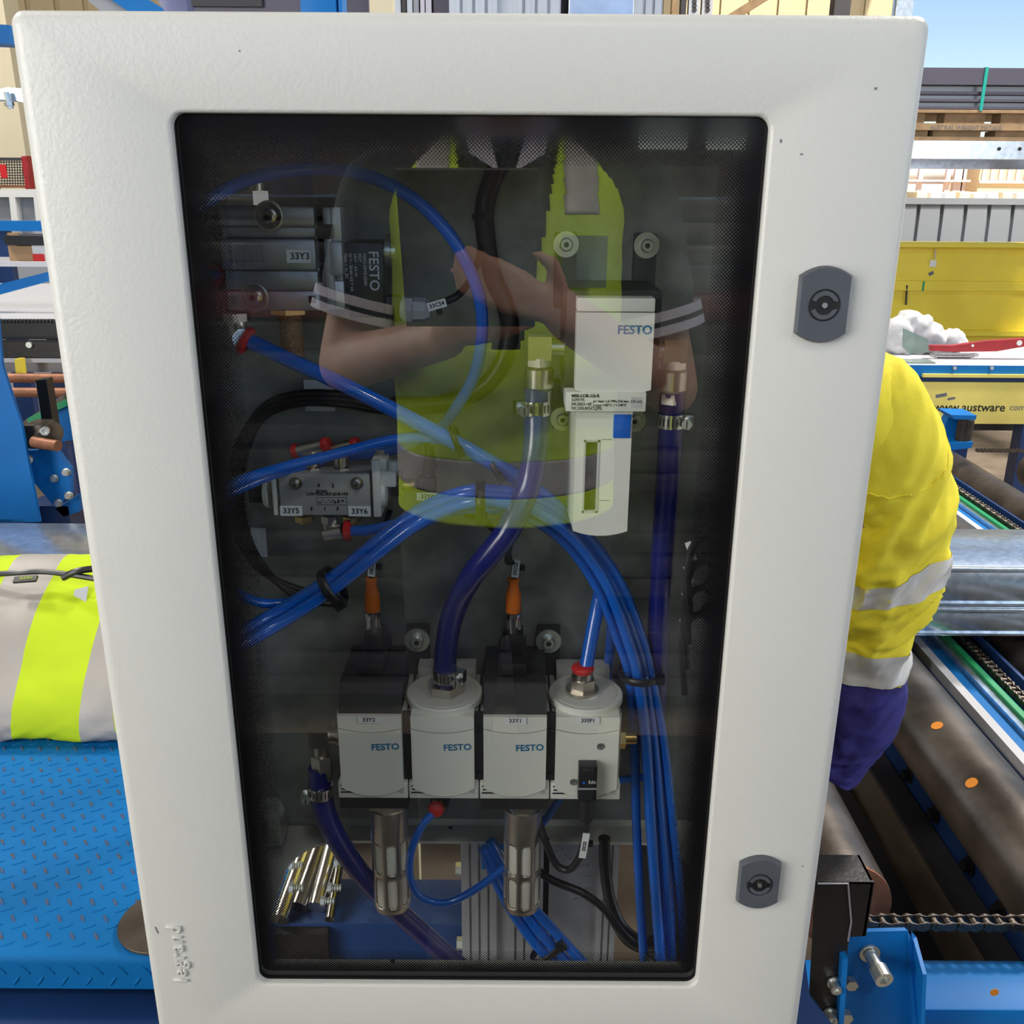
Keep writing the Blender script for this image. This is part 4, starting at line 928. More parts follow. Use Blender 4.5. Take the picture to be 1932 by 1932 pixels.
# blue beam and gusset seen through the floor hole
bt_ = W(650, 1742, .36).z
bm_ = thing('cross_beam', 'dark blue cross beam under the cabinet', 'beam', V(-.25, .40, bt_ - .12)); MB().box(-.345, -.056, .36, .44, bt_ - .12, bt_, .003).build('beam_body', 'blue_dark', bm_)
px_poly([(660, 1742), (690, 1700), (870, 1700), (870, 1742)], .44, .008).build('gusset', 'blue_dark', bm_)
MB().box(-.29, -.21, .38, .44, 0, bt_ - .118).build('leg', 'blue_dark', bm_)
for py in (1640, 1780): c = W(866, py, .345); hexbolt(V(-.054, .345, c.z), (-1, 0, 0), .008, .008, bm_)
# polished hinge mechanism below
hm = thing('chrome_clamp', 'polished clamp bars with spring bolts below the cabinet floor', 'clamp', WZ(590, 1730, .58))
def bar3(p, q, r, name, m):
    p, q = Vector(p), Vector(q); return MB().cyl(p, q, r, n=20).build(name, m, hm)
for (x0, y0, x1, y1, r, nm, m) in ((580, 1592, 528, 1735, .011, 'bar', 'chrome'), (606, 1592, 562, 1712, .012, 'bar', 'chrome_dark'), (628, 1592, 596, 1712, .012, 'bar', 'chrome'), (646, 1595, 622, 1735, .006, 'bar', 'chrome_dark')):
    bar3(WZ(x0, y0, .645), WZ(x1, y1, .615), r, nm, m)
for px, py in ((555, 1632), (640, 1628), (556, 1675), (628, 1675), (615, 1700), (645, 1612)):
    c = WZ(px, py, .66); 
    for k in range(4): MB().torus(c + V(.003 * k, 0, 0), (1, 0, 0), .0036, .0009, 10, 5).build('spring_coil', 'zinc', hm)
    MB().hexa(c + V(-.006, 0, 0), c + V(-.001, 0, 0), .006).build('bolt', 'zinc', hm)
bl = WZ(575, 1715, .62); MB().box(bl.x - .035, bl.x + .03, bl.y - .02, bl.y + .05, .55, .60).build('clamp_block', 'black_paint', hm)
MB().box(bl.x - .02, bl.x + .02, bl.y + .06, bl.y + .10, 0, .60).build('leg', 'blue_dark', hm)

# ================================================================== left: tread plate, bag, beams
PZ = .45
def hb(p): return WZ(p[0], p[1], PZ)
py0 = WZ(140, 1806, PZ).y; py1 = 1.34; pxl, pxr = -1.25, -.335
tp = thing('tread_plate_step', 'bright blue tread plate step beside the cabinet', 'step', V(-.8, .9, 0))
tm = MB(); r = .012
prof = [(py1, PZ - .006), (py1, PZ), (py0 + r, PZ)] + [(py0 + r - r * math.sin(math.radians(t)), PZ - r + r * math.cos(math.radians(t))) for t in range(15, 91, 15)] + [(py0, PZ - .055), (py0 + .005, PZ - .055), (py0 + .005, PZ - r), (py0 + r, PZ - .006)]
tm.prism([V(pxl, y, z) for y, z in prof], (pxr - pxl, 0, 0)); mat('tread_blue', (.003, .13, .38), .6, spec=.12, var=.08, vscale=5)
tm.build('plate', 'tread_blue', tp, smooth=40)
lug = MB(); pit = .0335; worn = MB()
ny = int((py1 - py0 - .03) / pit); nx = int((pxr - pxl) / pit)
def lugat(mb, c, d, n, L_=.021, w=.0052, h=.0016):
    d = Vector(d).normalized(); n = Vector(n).normalized(); s = n.cross(d); pts = [(-.5, 0), (-.25, .42), (.25, .42), (.5, 0), (.25, -.42), (-.25, -.42)]
    b0 = [c + d * (p[0] * L_) + s * (p[1] * w) for p in pts]; b1 = [c + d * (p[0] * L_ * .78) + s * (p[1] * w * .45) + n * h for p in pts]
    mb.add(b0 + b1, [(i, (i + 1) % 6, 6 + (i + 1) % 6, 6 + i) for i in range(6)] + [tuple(range(6, 12))])
for j in range(ny + 1):
    for i in range(nx + 1):
        for k in (0, 1):
            x = pxl + .014 + (i + .5 * k) * pit; y = py0 + .022 + (j + .5 * k) * pit
            if x > pxr - .012 or y > py1 - .01: continue
            lugat(lug if k == 0 else worn, V(x, y, PZ), (.86, .5, 0) if k == 0 else (-.62, .78, 0), (0, 0, 1))
for i in range(nx + 1):
    x = pxl + .014 + i * pit; lugat(lug, V(x, py0, PZ - .022), (.6, 0, -.8), (0, -1, 0)); lugat(lug, V(x + pit / 2, py0, PZ - .042), (-.6, 0, -.8), (0, -1, 0))
o = lug.build('tread_lugs', 'tread_blue', tp, smooth=0); o['kind'] = 'stuff'
mat('blue_worn', (.02, .10, .28), .4, col2=(.085, .06, .05), vscale=60)
o = worn.build('worn_tread_lugs', 'blue_worn', tp, smooth=0); o['kind'] = 'stuff'
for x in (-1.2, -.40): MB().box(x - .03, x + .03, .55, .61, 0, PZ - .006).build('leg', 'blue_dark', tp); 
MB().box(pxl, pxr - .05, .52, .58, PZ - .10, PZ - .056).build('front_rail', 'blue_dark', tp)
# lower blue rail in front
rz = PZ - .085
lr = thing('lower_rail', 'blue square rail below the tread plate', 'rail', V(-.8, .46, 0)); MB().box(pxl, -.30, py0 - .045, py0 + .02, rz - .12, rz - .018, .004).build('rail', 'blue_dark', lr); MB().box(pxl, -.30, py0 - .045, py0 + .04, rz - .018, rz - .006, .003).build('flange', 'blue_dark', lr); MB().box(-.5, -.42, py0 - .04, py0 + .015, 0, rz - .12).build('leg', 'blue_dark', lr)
# brown disc
tag(MB().lathe(WZ(312, 1738, PZ + .004), (0, 0, 1), [(0, .064), (.003, .064), (.0035, .0635)], 48).build('steel_disc', 'roller'), 'flat brown steel disc on the tread plate half hidden by the cabinet', 'disc')

# galvanised channels lying across
GZ_B, GZ_T = .50, .677
gy0, gy1 = WZ(1850, 1068, GZ_T).y, WZ(1850, 998, GZ_T).y
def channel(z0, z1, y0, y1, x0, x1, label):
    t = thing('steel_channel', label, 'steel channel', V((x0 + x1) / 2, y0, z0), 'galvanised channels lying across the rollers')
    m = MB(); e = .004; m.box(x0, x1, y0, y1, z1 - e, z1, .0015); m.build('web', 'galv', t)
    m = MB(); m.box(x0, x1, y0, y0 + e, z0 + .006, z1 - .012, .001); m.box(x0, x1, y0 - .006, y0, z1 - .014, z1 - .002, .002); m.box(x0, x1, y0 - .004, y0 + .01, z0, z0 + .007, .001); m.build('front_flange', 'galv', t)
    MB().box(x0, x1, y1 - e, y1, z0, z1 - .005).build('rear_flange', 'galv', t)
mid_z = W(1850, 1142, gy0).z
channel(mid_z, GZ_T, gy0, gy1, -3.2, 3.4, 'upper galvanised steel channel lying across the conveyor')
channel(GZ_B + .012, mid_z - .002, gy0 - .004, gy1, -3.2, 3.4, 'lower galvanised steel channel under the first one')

# bag: high-vis jacket folded into a bundle
bagT = thing('work_jacket', 'folded lime and grey high-visibility jacket leaning on the steel channel', 'jacket', V(-.95, 1.15, PZ))
prof = [(1.315, .60), (1.31, .695), (1.26, .718), (1.20, .700), (1.12, .655), (1.05, .595), (1.00, .535), (.982, .490), (.990, .462), (1.02, .4525), (1.10, .452), (1.30, .452)]
prof = spline([V(0, a, b) for a, b in prof], 5)
mat('bag_lime', (.52, .70, .006), .8, var=.04, vscale=10, bump=.35, bscale=22)
mat('bag_grey', (.40, .375, .35), .55, .1, var=.05, vscale=8, bump=.25, bscale=18)
def bagx(px): return WZ(px, 1300, .56).x
stripes = [(-170, -60, 'bag_lime'), (-60, 17, 'bag_grey'), (17, 152, 'bag_lime'), (152, 208, 'bag_grey'), (208, 262, 'bag_lime')]
def bagpt(x, j, n):
    p = prof[j]; f = j / (n - 1)
    edge = max(0, (x - bagx(215)) / .10); drop = .05 * edge * edge
    w = .010 * mnoise.noise(V(x * 7, p.y * 9, p.z * 9)) + .006 * abs(mnoise.noise(V(x * 16 + p.z * 22, p.z * 24, 3)))
    low = max(0, (.56 - p.z) / .1); w += low * .010 * abs(mnoise.noise(V(x * 20 - p.z * 40, p.z * 10, 7)))
    cz = V(0, 1.15, .57) - V(0, p.y, p.z); cz.normalize()
    q = V(x, p.y, p.z) + cz * (-w + drop); q.z = max(q.z, PZ + .002)
    return q
for a, b, m in stripes:
    wob = lambda t, px: .008 * math.sin(t * 5 + px)
    nx_ = 14; n = len(prof); mb = MB(); vs = []
    for i in range(nx_ + 1):
        for j in range(n):
            t = j / (n - 1); xa, xb = bagx(a) + .012 * math.sin(t * 4 + a * .05) + .02 * (t - .4), bagx(b) + .012 * math.sin(t * 4 + b * .05) + .02 * (t - .4)
            vs.append(bagpt(xa + (xb - xa) * i / nx_, j, n))
    mb.add(vs, [(i * n + j, (i + 1) * n + j, (i + 1) * n + j + 1, i * n + j + 1) for i in range(nx_) for j in range(n - 1)])
    if b == 262: mb.add([vs[nx_ * n + j] for j in range(n)], [tuple(range(n))])
    mb.build('lime_panel' if 'lime' in m else 'grey_panel', m, bagT, smooth=80)
zp = spline([WZ(-20, 1082, .71), WZ(40, 1078, .72), WZ(90, 1076, .722), WZ(140, 1082, .72), WZ(190, 1090, .715)], 8)
MB().tube([p + V(0, -.012, .002) for p in zp], .006, 8).build('zip', 'black', bagT)
zz = WZ(62, 1082, .716) + V(0, -.03, 0); zo = MB().obox(zz, (1, 0, .08), (0, 1, .6), (0, -.6, 1), .046, .013, .006).build('zip_pull', 'black', bagT)
text('ELEVEN', .0075, 'bag_lime', zo, zz + V(.003, -.0028, .0042), (1, 0, .08), (0, .6, 1), ext=.0002)
MB().tube([p + V(0, -.004, -.004) for p in spline([WZ(120, 1085, .72), WZ(150, 1072, .735), WZ(200, 1066, .735)], 6)], .007, 8).build('strap', 'black', bagT)
tl_ = WZ(168, 1130, .66); to = MB().obox(tl_ + V(0, -.035, .02), (1, 0, .3), (0, .6, .8), (0, -.8, .6), .030, .036, .0015).build('care_label', 'grey_light', bagT)

# ------------------------------------------------------------------ machinery at the left, beyond the channels
Yl = 1.95
t = thing('machine_post', 'tall bright blue machine post at the picture edge by the bearing', 'post', W(30, 960, Yl)); px_poly([(-60, 560), (-4, 600), (4, 690), (40, 800), (75, 985), (-60, 985)], Yl, .012).build('post', 'blue_paint', t); MB().box(W(-40, 900, Yl).x, W(30, 900, Yl).x, Yl, Yl + .05, 0, W(30, 980, Yl).z).build('base', 'blue_dark', t)
t = thing('bearing_plate', 'bright blue gusset plate with four socket bolts', 'plate', W(100, 960, Yl + .1)); px_poly([(50, 850), (105, 848), (133, 885), (134, 932), (105, 958), (55, 900)], Yl + .08, .02).build('plate', 'blue_paint', t); MB().box(W(40, 900, Yl + .1).x, W(120, 900, Yl + .1).x, Yl + .1, Yl + .2, 0, W(90, 955, Yl + .1).z).build('base', 'blue_dark', t)
for px, py in ((103, 902), (126, 890), (111, 948), (131, 934)):
    c = W(px, py, Yl + .08); MB().lathe(c, (0, -1, 0), [(0, .012), (.003, .012), (.003, .0085), (.014, .0085)], 14).build('bolt', 'zinc', t)
px_poly([(105, 960), (150, 935), (150, 965), (120, 975)], Yl + .1, .1).build('foot', 'blue_paint', t)
c = W(63, 832, Yl + .02); t = thing('bearing_block', 'brown cast bearing block with a rusty shaft end', 'bearing', c)
MB().lathe(c + V(0, .1, 0), (.3, -1, 0), [(0, .036), (.07, .036), (.09, .030), (.10, .026)], 20).build('housing', 'roller', t); MB().box(c.x - .034, c.x + .02, c.y + .02, c.y + .1, c.z - .03, c.z + .04, .006).build('bracket', 'roller', t)
dsh = V(1, -.35, 0).normalized(); MB().cyl(c + V(0, 0, -.002), c + dsh * .085 + V(0, 0, -.006), .0155, n=18).build('shaft', 'rust_brown', t)
for px, py in ((86, 812), (55, 866)): q = W(px, py, Yl + .02); MB().lathe(q, (.2, -1, 0), [(0, .012), (.012, .012), (.012, .006), (.008, .005)], 12).build('bolt', 'zinc', t)
t = thing('black_upright', 'short black square upright behind the bearing', 'post', W(85, 830, Yl + .15)); px_poly([(67, 718), (87, 716), (104, 826), (84, 828)], Yl + .15, .04).build('bar', 'black_paint', t); MB().box(W(88, 826, Yl + .17).x - .01, W(88, 826, Yl + .17).x + .02, Yl + .16, Yl + .19, 0, W(88, 826, Yl + .15).z + .02).build('foot', 'black_paint', t)
for px, py in ((98, 803), (103, 826)): q = W(px, py, Yl + .15); MB().cyl(q, q - V(0, .005, 0), .006, n=10).build('bolt', 'zinc', t)
t = thing('green_guide', 'green plastic chain guide on a blue bracket', 'chain guide', W(90, 790, Yl + .3)); px_poly([(50, 790), (125, 752), (128, 765), (55, 800)], Yl + .3, .03).build('guide', 'green', t); px_poly([(40, 800), (128, 762), (140, 830), (100, 835), (60, 812)], Yl + .32, .05).build('bracket', 'blue_paint', t); MB().box(W(80, 830, Yl + .35).x, W(130, 830, Yl + .35).x, Yl + .33, Yl + .36, 0, W(90, 815, Yl + .32).z).build('foot', 'blue_dark', t)
px_poly([(30, 805), (122, 742), (124, 752), (34, 815)], Yl + .31, .02).build('chain_strip', 'chain_steel', t)
for py, s, Y in ((713, 'upper', 2.7), (740, 'lower', 2.65)):
    a, b = W(0, py, Y), W(180, py + 1, Y); tag(MB().cyl(a - V(.8, 0, 0), b, .0165, n=18).build('steel_rod', 'rust_brown'), '%s of two rusty brown round bars' % s, 'steel bar', 'rusty round bars')
t = thing('yellow_stop', 'small yellow upright stop above the brown bars', 'stop', W(36, 708, 2.75)); px_poly([(27, 678), (39, 677), (44, 715), (31, 715)], 2.75, .03).build('stop', 'yellow_paint', t)
t = thing('black_rail', 'black rail with a bolt below the comb strip', 'rail', W(60, 680, 2.8)); slab(-60, 646, 150, 674, 2.8, .06).build('rail', 'black_paint', t); slab(-60, 676, 150, 684, 2.8, .08).build('lip', 'grey_light', t); c = W(57, 650, 2.8); MB().cyl(c, c - V(0, .012, 0), .011, n=12).build('bolt', 'zinc', t)
slab(-60, 684, 150, 702, 2.86, .05).build('skirt', 'sheet_grey', t)
t = thing('comb_strip', 'black toothed comb strip along the grey table edge', 'comb strip', W(60, 640, 2.9)); slab(-60, 609, 150, 640, 2.9, .05).build('strip', 'black', t)
for k in range(26): slab(-40 + k * 7, 605, -36 + k * 7, 610, 2.9, .05).build('tooth', 'black', t)
tb = thing('sheet_table', 'grey sheet metal infeed table', 'table', W(40, 600, 3.4)); zt_ = W(40, 606, 2.96).z; MB().box(-3.4, W(160, 600, 2.96).x, 2.96, 4.4, zt_ - .04, zt_).build('table_top', 'grey_light', tb)
for x in (-3.2, -1.8): MB().box(x, x + .08, 3.1, 3.18, 0, zt_ - .04).build('leg', 'blue_dark', tb)
t = thing('diagonal_bar', 'blue diagonal bar above the grey table', 'bar', W(40, 540, 3.2)); px_poly([(-60, 551), (90, 513), (90, 531), (-60, 572)], 3.2, .04).build('bar', 'blue_paint', t); MB().box(-2.4, -2.36, 3.2, 3.24, zt_, ZC - .2).build('foot', 'blue_dark', t)
sh_ = thing('shelf_board', 'pale shelf board carrying the cardboard box', 'shelf', W(40, 500, 4.4)); slab(-80, 494, 150, 503, 4.4, .35).build('board', 'grey_light', sh_); MB().box(-3.2, -3.12, 4.45, 4.53, 0, W(40, 503, 4.4).z).build('leg', 'grey_light', sh_); MB().box(-2.4, -2.32, 4.45, 4.53, 0, W(40, 503, 4.4).z).build('leg', 'grey_light', sh_)
zsb = W(40, 494, 4.4).z
t = thing('cardboard_box', 'brown cardboard box with a white printed end', 'box', W(45, 494, 4.5)); a, b = W(17, 480, 4.45), W(62, 480, 4.45); MB().box(a.x, b.x, 4.45, 4.65, zsb, W(40, 464, 4.45).z).build('carton', 'cardboard', t); c = W(95, 480, 4.45); MB().box(b.x, c.x, 4.45, 4.65, zsb, W(40, 463, 4.45).z).build('printed_end', 'label_white', t); q = W(73, 483, 4.449); MB().box(q.x - .03, q.x + .03, 4.447, 4.449, q.z - .03, q.z + .01).build('red_print', 'red', t)
t = thing('black_case', 'long black case lying on the cardboard box', 'case', W(40, 463, 4.5)); px_poly([(6, 444), (90, 446), (90, 463), (10, 462)], 4.42, .22).build('case', 'black', t); q = W(26, 444, 4.45); MB().cyl(q, q + V(0, 0, .012), .03, n=12).build('knob', 'timber', t)
t = thing('guard_rail', 'bright blue horizontal guard rail', 'rail', W(40, 436, 4.85)); slab(-80, 417, 150, 436, 4.85, .08).build('rail', 'blue_paint', t); MB().box(-2.9, -2.8, 4.87, 4.93, 0, W(40, 436, 4.85).z).build('post', 'blue_dark', t)
# white panel fence, mesh with red post
t = thing('white_partition', 'white panelled partition with square frame members', 'partition', W(30, 420, 5.4)); slab(-80, 372, 150, 500, 5.46, .03).build('panel', 'clad_white', t); slab(-80, 357, 150, 372, 5.4, .1).build('top_rail', 'white', t)
for p0 in (18, 64): px_poly([(p0 - 1, 372), (p0 + 10, 372), (p0 + 16, 420), (p0 + 4, 420)], 5.4, .06).build('stile', 'white', t)
MB().box(-3.6, W(120, 400, 5.4).x, 5.42, 5.5, 0, W(30, 450, 5.4).z).build('base', 'clad_white', t)
t = thing('mesh_guard', 'wire mesh guard with dark top rail and red end post', 'mesh guard', W(20, 356, 5.7)); slab(-80, 297, 48, 303, 5.7, .03).build('top_rail', 'dark_grey', t); slab(-80, 349, 52, 354, 5.7, .03).build('bottom_rail', 'rust_brown', t); px_poly([(40, 295), (50, 294), (58, 356), (48, 357)], 5.69, .06).build('end_post', 'red_paint', t)
ms = MB()
for k in range(26): a, b = W(-78 + k * 5, 303, 5.71), W(-76 + k * 5, 350, 5.71); ms.cyl(a, b, .003, n=4)
for k in range(9): a, b = W(-80, 306 + k * 5, 5.715), W(48, 306 + k * 5, 5.715); ms.cyl(a, b, .003, n=4)
ms.build('wire_mesh', 'dark_grey', t)
q = W(7, 323, 5.69); MB().box(q.x - .02, q.x + .02, 5.685, 5.69, q.z - .04, q.z + .04).build('red_tag', 'red', t); MB().box(-3.9, -3.84, 5.7, 5.74, 0, W(0, 352, 5.7).z).build('foot', 'dark_grey', t)
t = thing('cream_column', 'cream column with a brown conduit at the picture edge', 'column', W(15, 350, 6.2)); a = W(14, 250, 6.2); MB().box(a.x - .1, a.x + .1, 6.2, 6.4, 0, 5.9).build('shaft', 'clad_cream', t); MB().cyl(V(a.x - .16, 6.2, 0), V(a.x - .16, 6.2, 5.8), .05, n=10).build('conduit', 'timber', t)
t = thing('yellow_sign', 'plain yellow board on the far wall', 'sign', W(30, 235, 8.0)); slab(19, 206, 44, 235, 8.0, .03).build('board', 'yellow_paint', t); q = W(30, 220, 8.0); MB().box(q.x - .02, q.x + .02, 8.03, 8.06, 0, q.z).build('post', 'clad_cream', t)
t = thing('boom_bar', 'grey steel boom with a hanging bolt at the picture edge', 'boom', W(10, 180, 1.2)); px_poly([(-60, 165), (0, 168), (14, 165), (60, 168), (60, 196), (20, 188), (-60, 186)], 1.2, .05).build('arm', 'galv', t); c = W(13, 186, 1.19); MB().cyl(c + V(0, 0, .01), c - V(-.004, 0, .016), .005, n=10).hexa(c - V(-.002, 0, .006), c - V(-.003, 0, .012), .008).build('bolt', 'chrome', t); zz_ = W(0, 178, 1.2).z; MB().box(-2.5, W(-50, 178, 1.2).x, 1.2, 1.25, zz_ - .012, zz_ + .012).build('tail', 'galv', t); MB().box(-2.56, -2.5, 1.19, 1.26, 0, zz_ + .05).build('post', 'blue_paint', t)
t = thing('overhead_beam', 'bright blue overhead beam stub at the top corner', 'beam', W(5, 83, 3.0)); px_poly([(-60, 44), (0, 46), (17, 47), (19, 83), (-60, 80)], 3.0, .1).build('beam', 'blue_paint', t); zz_ = W(-50, 65, 3.0).z; MB().box(-3.6, W(-55, 60, 3).x, 3.0, 3.1, zz_ - .05, zz_ + .05).build('tail', 'blue_paint', t); MB().box(-3.7, -3.6, 3.0, 3.1, 0, zz_ + .05).build('post', 'blue_dark', t)
# things above the cabinet
t = thing('sloping_beam', 'sloping blue roof brace with grey flange', 'beam', W(270, 10, 4.5)); px_poly([(165, -30), (230, -30), (330, 30), (255, 30)], 4.5, .08).build('brace', 'blue_paint', t); px_poly([(130, -30), (165, -30), (255, 30), (200, 30)], 4.52, .08).build('flange', 'sheet_grey', t); MB().box(W(330, 30, 4.5).x, W(350, 30, 4.5).x, 4.5, 4.58, 0, W(320, 5, 4.5).z).build('post', 'blue_dark', t)
t = thing('dark_machine_head', 'dark grey machine head above the cabinet top', 'machine', W(470, 30, 2.0)); slab(352, -60, 695, 60, 2.0, .6).build('casing', 'sheet_dark', t); slab(358, -60, 492, 12, 1.99, .01).build('panel', 'dark_grey', t); MB().box(W(420, 30, 2.).x, W(620, 30, 2.).x, 2.1, 2.5, 0, W(470, 60, 2.0).z).build('column', 'sheet_dark', t); c = W(335, -10, 2.0); MB().cyl(c, c + V(0, .1, 0), .05, n=24).build('motor', 'hose_navy', t)
t = thing('blue_upright', 'bright blue upright behind the cabinet top', 'post', W(600, 30, 1.7)); a, b = W(566, 10, 1.7), W(635, 10, 1.7); MB().box(a.x, b.x, 1.7, 1.8, 0, 2.4, .004).build('post', 'blue_paint', t); MB().box(b.x + .004, b.x + .012, 1.7, 1.76, 0, 2.4).build('edge_strip', 'blue_paint', t)
t = thing('cream_panel', 'cream cover panel beside the aluminium post', 'panel', W(720, 30, 1.0)); a, b = W(697, 10, 1.0), W(740, 10, 1.0); MB().box(a.x, b.x, 1.0, 1.04, 0, 2.2).build('panel', 'clad_cream', t)
t = thing('guide_rails', 'bundle of thin aluminium guide rails behind the cabinet', 'rail', W(790, 30, .43))
for p0, p1, m in ((745, 756, 'alu_profile'), (758, 766, 'dark_grey'), (768, 778, 'alu_profile'), (780, 790, 'sheet_grey'), (793, 801, 'collar_white'), (803, 814, 'collar_white'), (818, 853, 'sheet_dark'), (856, 880, 'clad_cream'), (882, 897, 'alu_profile')):
    a, b = W(p0, 10, .43), W(p1, 10, .43); MB().box(a.x, b.x, .43, .46, 1.15, 2.1).build('rail', m, t)
MB().box(W(745, 10, .43).x, W(897, 10, .43).x, .353, .429, 1.25, 1.31).build('bracket', 'alu_profile', t)
t = thing('grey_column', 'pale ribbed column behind the cabinet top', 'column', W(1170, 30, .36)); a, b = W(1085, 10, .36), W(1240, 10, .36); MB().box(a.x, b.x, .36, .40, 0, 2.1).build('shaft', 'alu_panel', t)
for k in range(3): MB().box(a.x - .013 + k * .004, a.x - .0105 + k * .004, .36, .40, 0, 2.1).build('rib', 'alu_profile', t)
# brown rack uprights and sheet bundle, far
t = thing('rack_frame', 'tall brown storage rack frame with perforated uprights', 'rack', V(1.1, 5.5, 0))
for p0, p1, m in ((1268, 1278, 'timber'), (1285, 1295, 'dark_grey'), (1300, 1320, 'alu_profile'), (1325, 1345, 'grey_light')):
    a, b = W(p0, 10, 5.5), W(p1, 10, 5.5); uo = MB().box(a.x, b.x, 5.5, 5.56, 0, 4.2).build('upright', m, t)
    if p0 in (1300, 1325):
        for k in range(4): q = W((p0 + p1) / 2, -5 + k * 8, 5.499); MB().cyl(q, q - V(0, .004, 0), .014, n=8).build('slot_hole', 'dark_grey', uo)
px_poly([(1370, 30), (1450, -20), (1480, -20), (1400, 30)], 6.0, .08).build('brace', 'timber', t)
MB().box(W(1590, 10, 6.).x - .05, W(1590, 10, 6.).x + .05, 6., 6.1, 0, 5).build('upright', 'dark_grey', t)
# ================================================================== right: roller conveyor
RZ = .50; RR = .075
for k, (x, y0, y1, s) in enumerate(((.505, .60, 2.9, 'nearest the cabinet, with a bare rusty end'), (.843, .40, 2.9, 'second from the cabinet, scuffed and rust-spotted'), (1.19, .5, 3.0, 'third from the cabinet'), (1.343, .5, 3.0, 'fourth from the cabinet'), (1.69, .5, 3.0, 'fifth from the cabinet'), (2.05, .5, 3.0, 'farthest from the cabinet'))):
    t = thing('conveyor_roller', 'heavy steel conveyor roller %s' % s, 'roller', V(x, (y0 + y1) / 2, RZ - 2 * RR), 'conveyor rollers')
    MB().cyl(V(x, y0 + .004, RZ - RR), V(x, y1, RZ - RR), RR, n=40).build('shell', 'roller', t, smooth=40)
    MB().lathe(V(x, y0 + .006, RZ - RR), (0, -1, 0), [(0, RR), (.006, RR - .001), (.006, .03), (.010, .03), (.010, .018), (.03, .018)], 32).build('end_cap', 'rust_brown', t)
    if k == 1:
        for px, py in ((1768, 1369), (1833, 1477)):
            d = ray(px, py); ox, oz = CAM.x - x, CAM.z - (RZ - RR); A = d.x ** 2 + d.z ** 2; B = ox * d.x + oz * d.z; q = CAM + d * ((-B - math.sqrt(max(0, B * B - A * (ox * ox + oz * oz - RR * RR)))) / A)
            nr = V(q.x - x, 0, q.z - RZ + RR).normalized(); MB().cyl(q - nr * .003, q + nr * .0006, .011, n=14).build('rust_spot', 'rust_spot', t)
# guide assembly between rollers
for gx, s in ((1.02, 'beside the second roller'), (1.53, 'beside the fifth roller')):
    t = thing('chain_track', 'blue chain track with green guide strip %s' % s, 'chain track', V(gx, 1.8, 0), 'chain tracks between rollers'); z = RZ - .04
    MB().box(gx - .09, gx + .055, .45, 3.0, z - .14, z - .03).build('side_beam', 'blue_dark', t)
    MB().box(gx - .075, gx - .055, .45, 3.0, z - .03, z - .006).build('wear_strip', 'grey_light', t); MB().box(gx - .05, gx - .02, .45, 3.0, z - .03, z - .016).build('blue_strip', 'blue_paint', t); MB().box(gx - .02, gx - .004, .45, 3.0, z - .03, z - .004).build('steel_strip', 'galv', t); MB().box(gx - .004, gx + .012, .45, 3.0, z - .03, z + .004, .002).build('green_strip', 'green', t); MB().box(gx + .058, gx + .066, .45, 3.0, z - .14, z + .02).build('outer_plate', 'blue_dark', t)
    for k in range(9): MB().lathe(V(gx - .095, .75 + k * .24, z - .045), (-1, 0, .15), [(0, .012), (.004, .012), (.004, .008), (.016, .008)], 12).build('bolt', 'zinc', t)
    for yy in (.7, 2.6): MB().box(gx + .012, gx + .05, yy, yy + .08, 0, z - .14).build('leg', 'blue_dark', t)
def chain(p0, dirv, n, label, lw=.012, pit=.01905):
    """roller chain lying flat along dirv"""
    d = Vector(dirv).normalized(); s = V(0, 0, 1).cross(d).normalized(); up = V(0, 0, 1); p0 = Vector(p0)
    t = thing('roller_chain', label, 'chain', p0)
    def plate_mesh(off):
        m = MB(); pts = []
        for i in range(9): a = math.pi / 2 + math.pi * i / 8; pts.append(V(.0078 * math.cos(a), 0, .0078 * math.sin(a)))
        pts.append(V(pit / 2, 0, -.0052))
        for i in range(9): a = -math.pi / 2 + math.pi * i / 8; pts.append(V(pit + .0078 * math.cos(a), 0, .0078 * math.sin(a)))
        pts.append(V(pit / 2, 0, .0052))
        for sg in (-1, 1): m.prism([V(q.x, sg * off - .0009, q.z) for q in pts], (0, .0018, 0))
        if off > .0085:
            for xx in (0, pit): m.cyl(V(xx, -off - .0016, 0), V(xx, off + .0016, 0), .0028, n=10)
        else:
            for xx in (0, pit): m.cyl(V(xx, -off, 0), V(xx, off, 0), .0055, n=12)
        return m.mesh('chain_link', 'chain_steel', V(0, 0, 0), 30)
    mo, mi = plate_mesh(.0092), plate_mesh(.0068); R = Matrix((d, s, up)).transposed().to_euler()
    for k in range(n):
        o = bpy.data.objects.new('outer_link' if k % 2 else 'inner_link', mo if k % 2 else mi); COL.objects.link(o); o.parent = t; o.location = d * (pit * k); o.rotation_euler = R
    return t
ck = W(1650, 1742, .55)
chain(V(W(1640, 1742, .55).x, .55, W(1790, 1741, .55).z), (1, 0, 0), 44, 'roller chain running above the lower chain beside the black guard')
chain(V(W(1690, 1828, .55).x, .55, W(1850, 1832, .55).z), (1, 0, 0), 42, 'roller chain running below, behind the blue bracket')
chain(V(1.02 + .033, .7, RZ - .036), (0, 1, 0), 118, 'long roller chain in the track beside the second roller')
chain(V(1.53 + .033, 1.62, RZ - .036), (0, 1, 0), 70, 'long roller chain in the track beside the fifth roller')
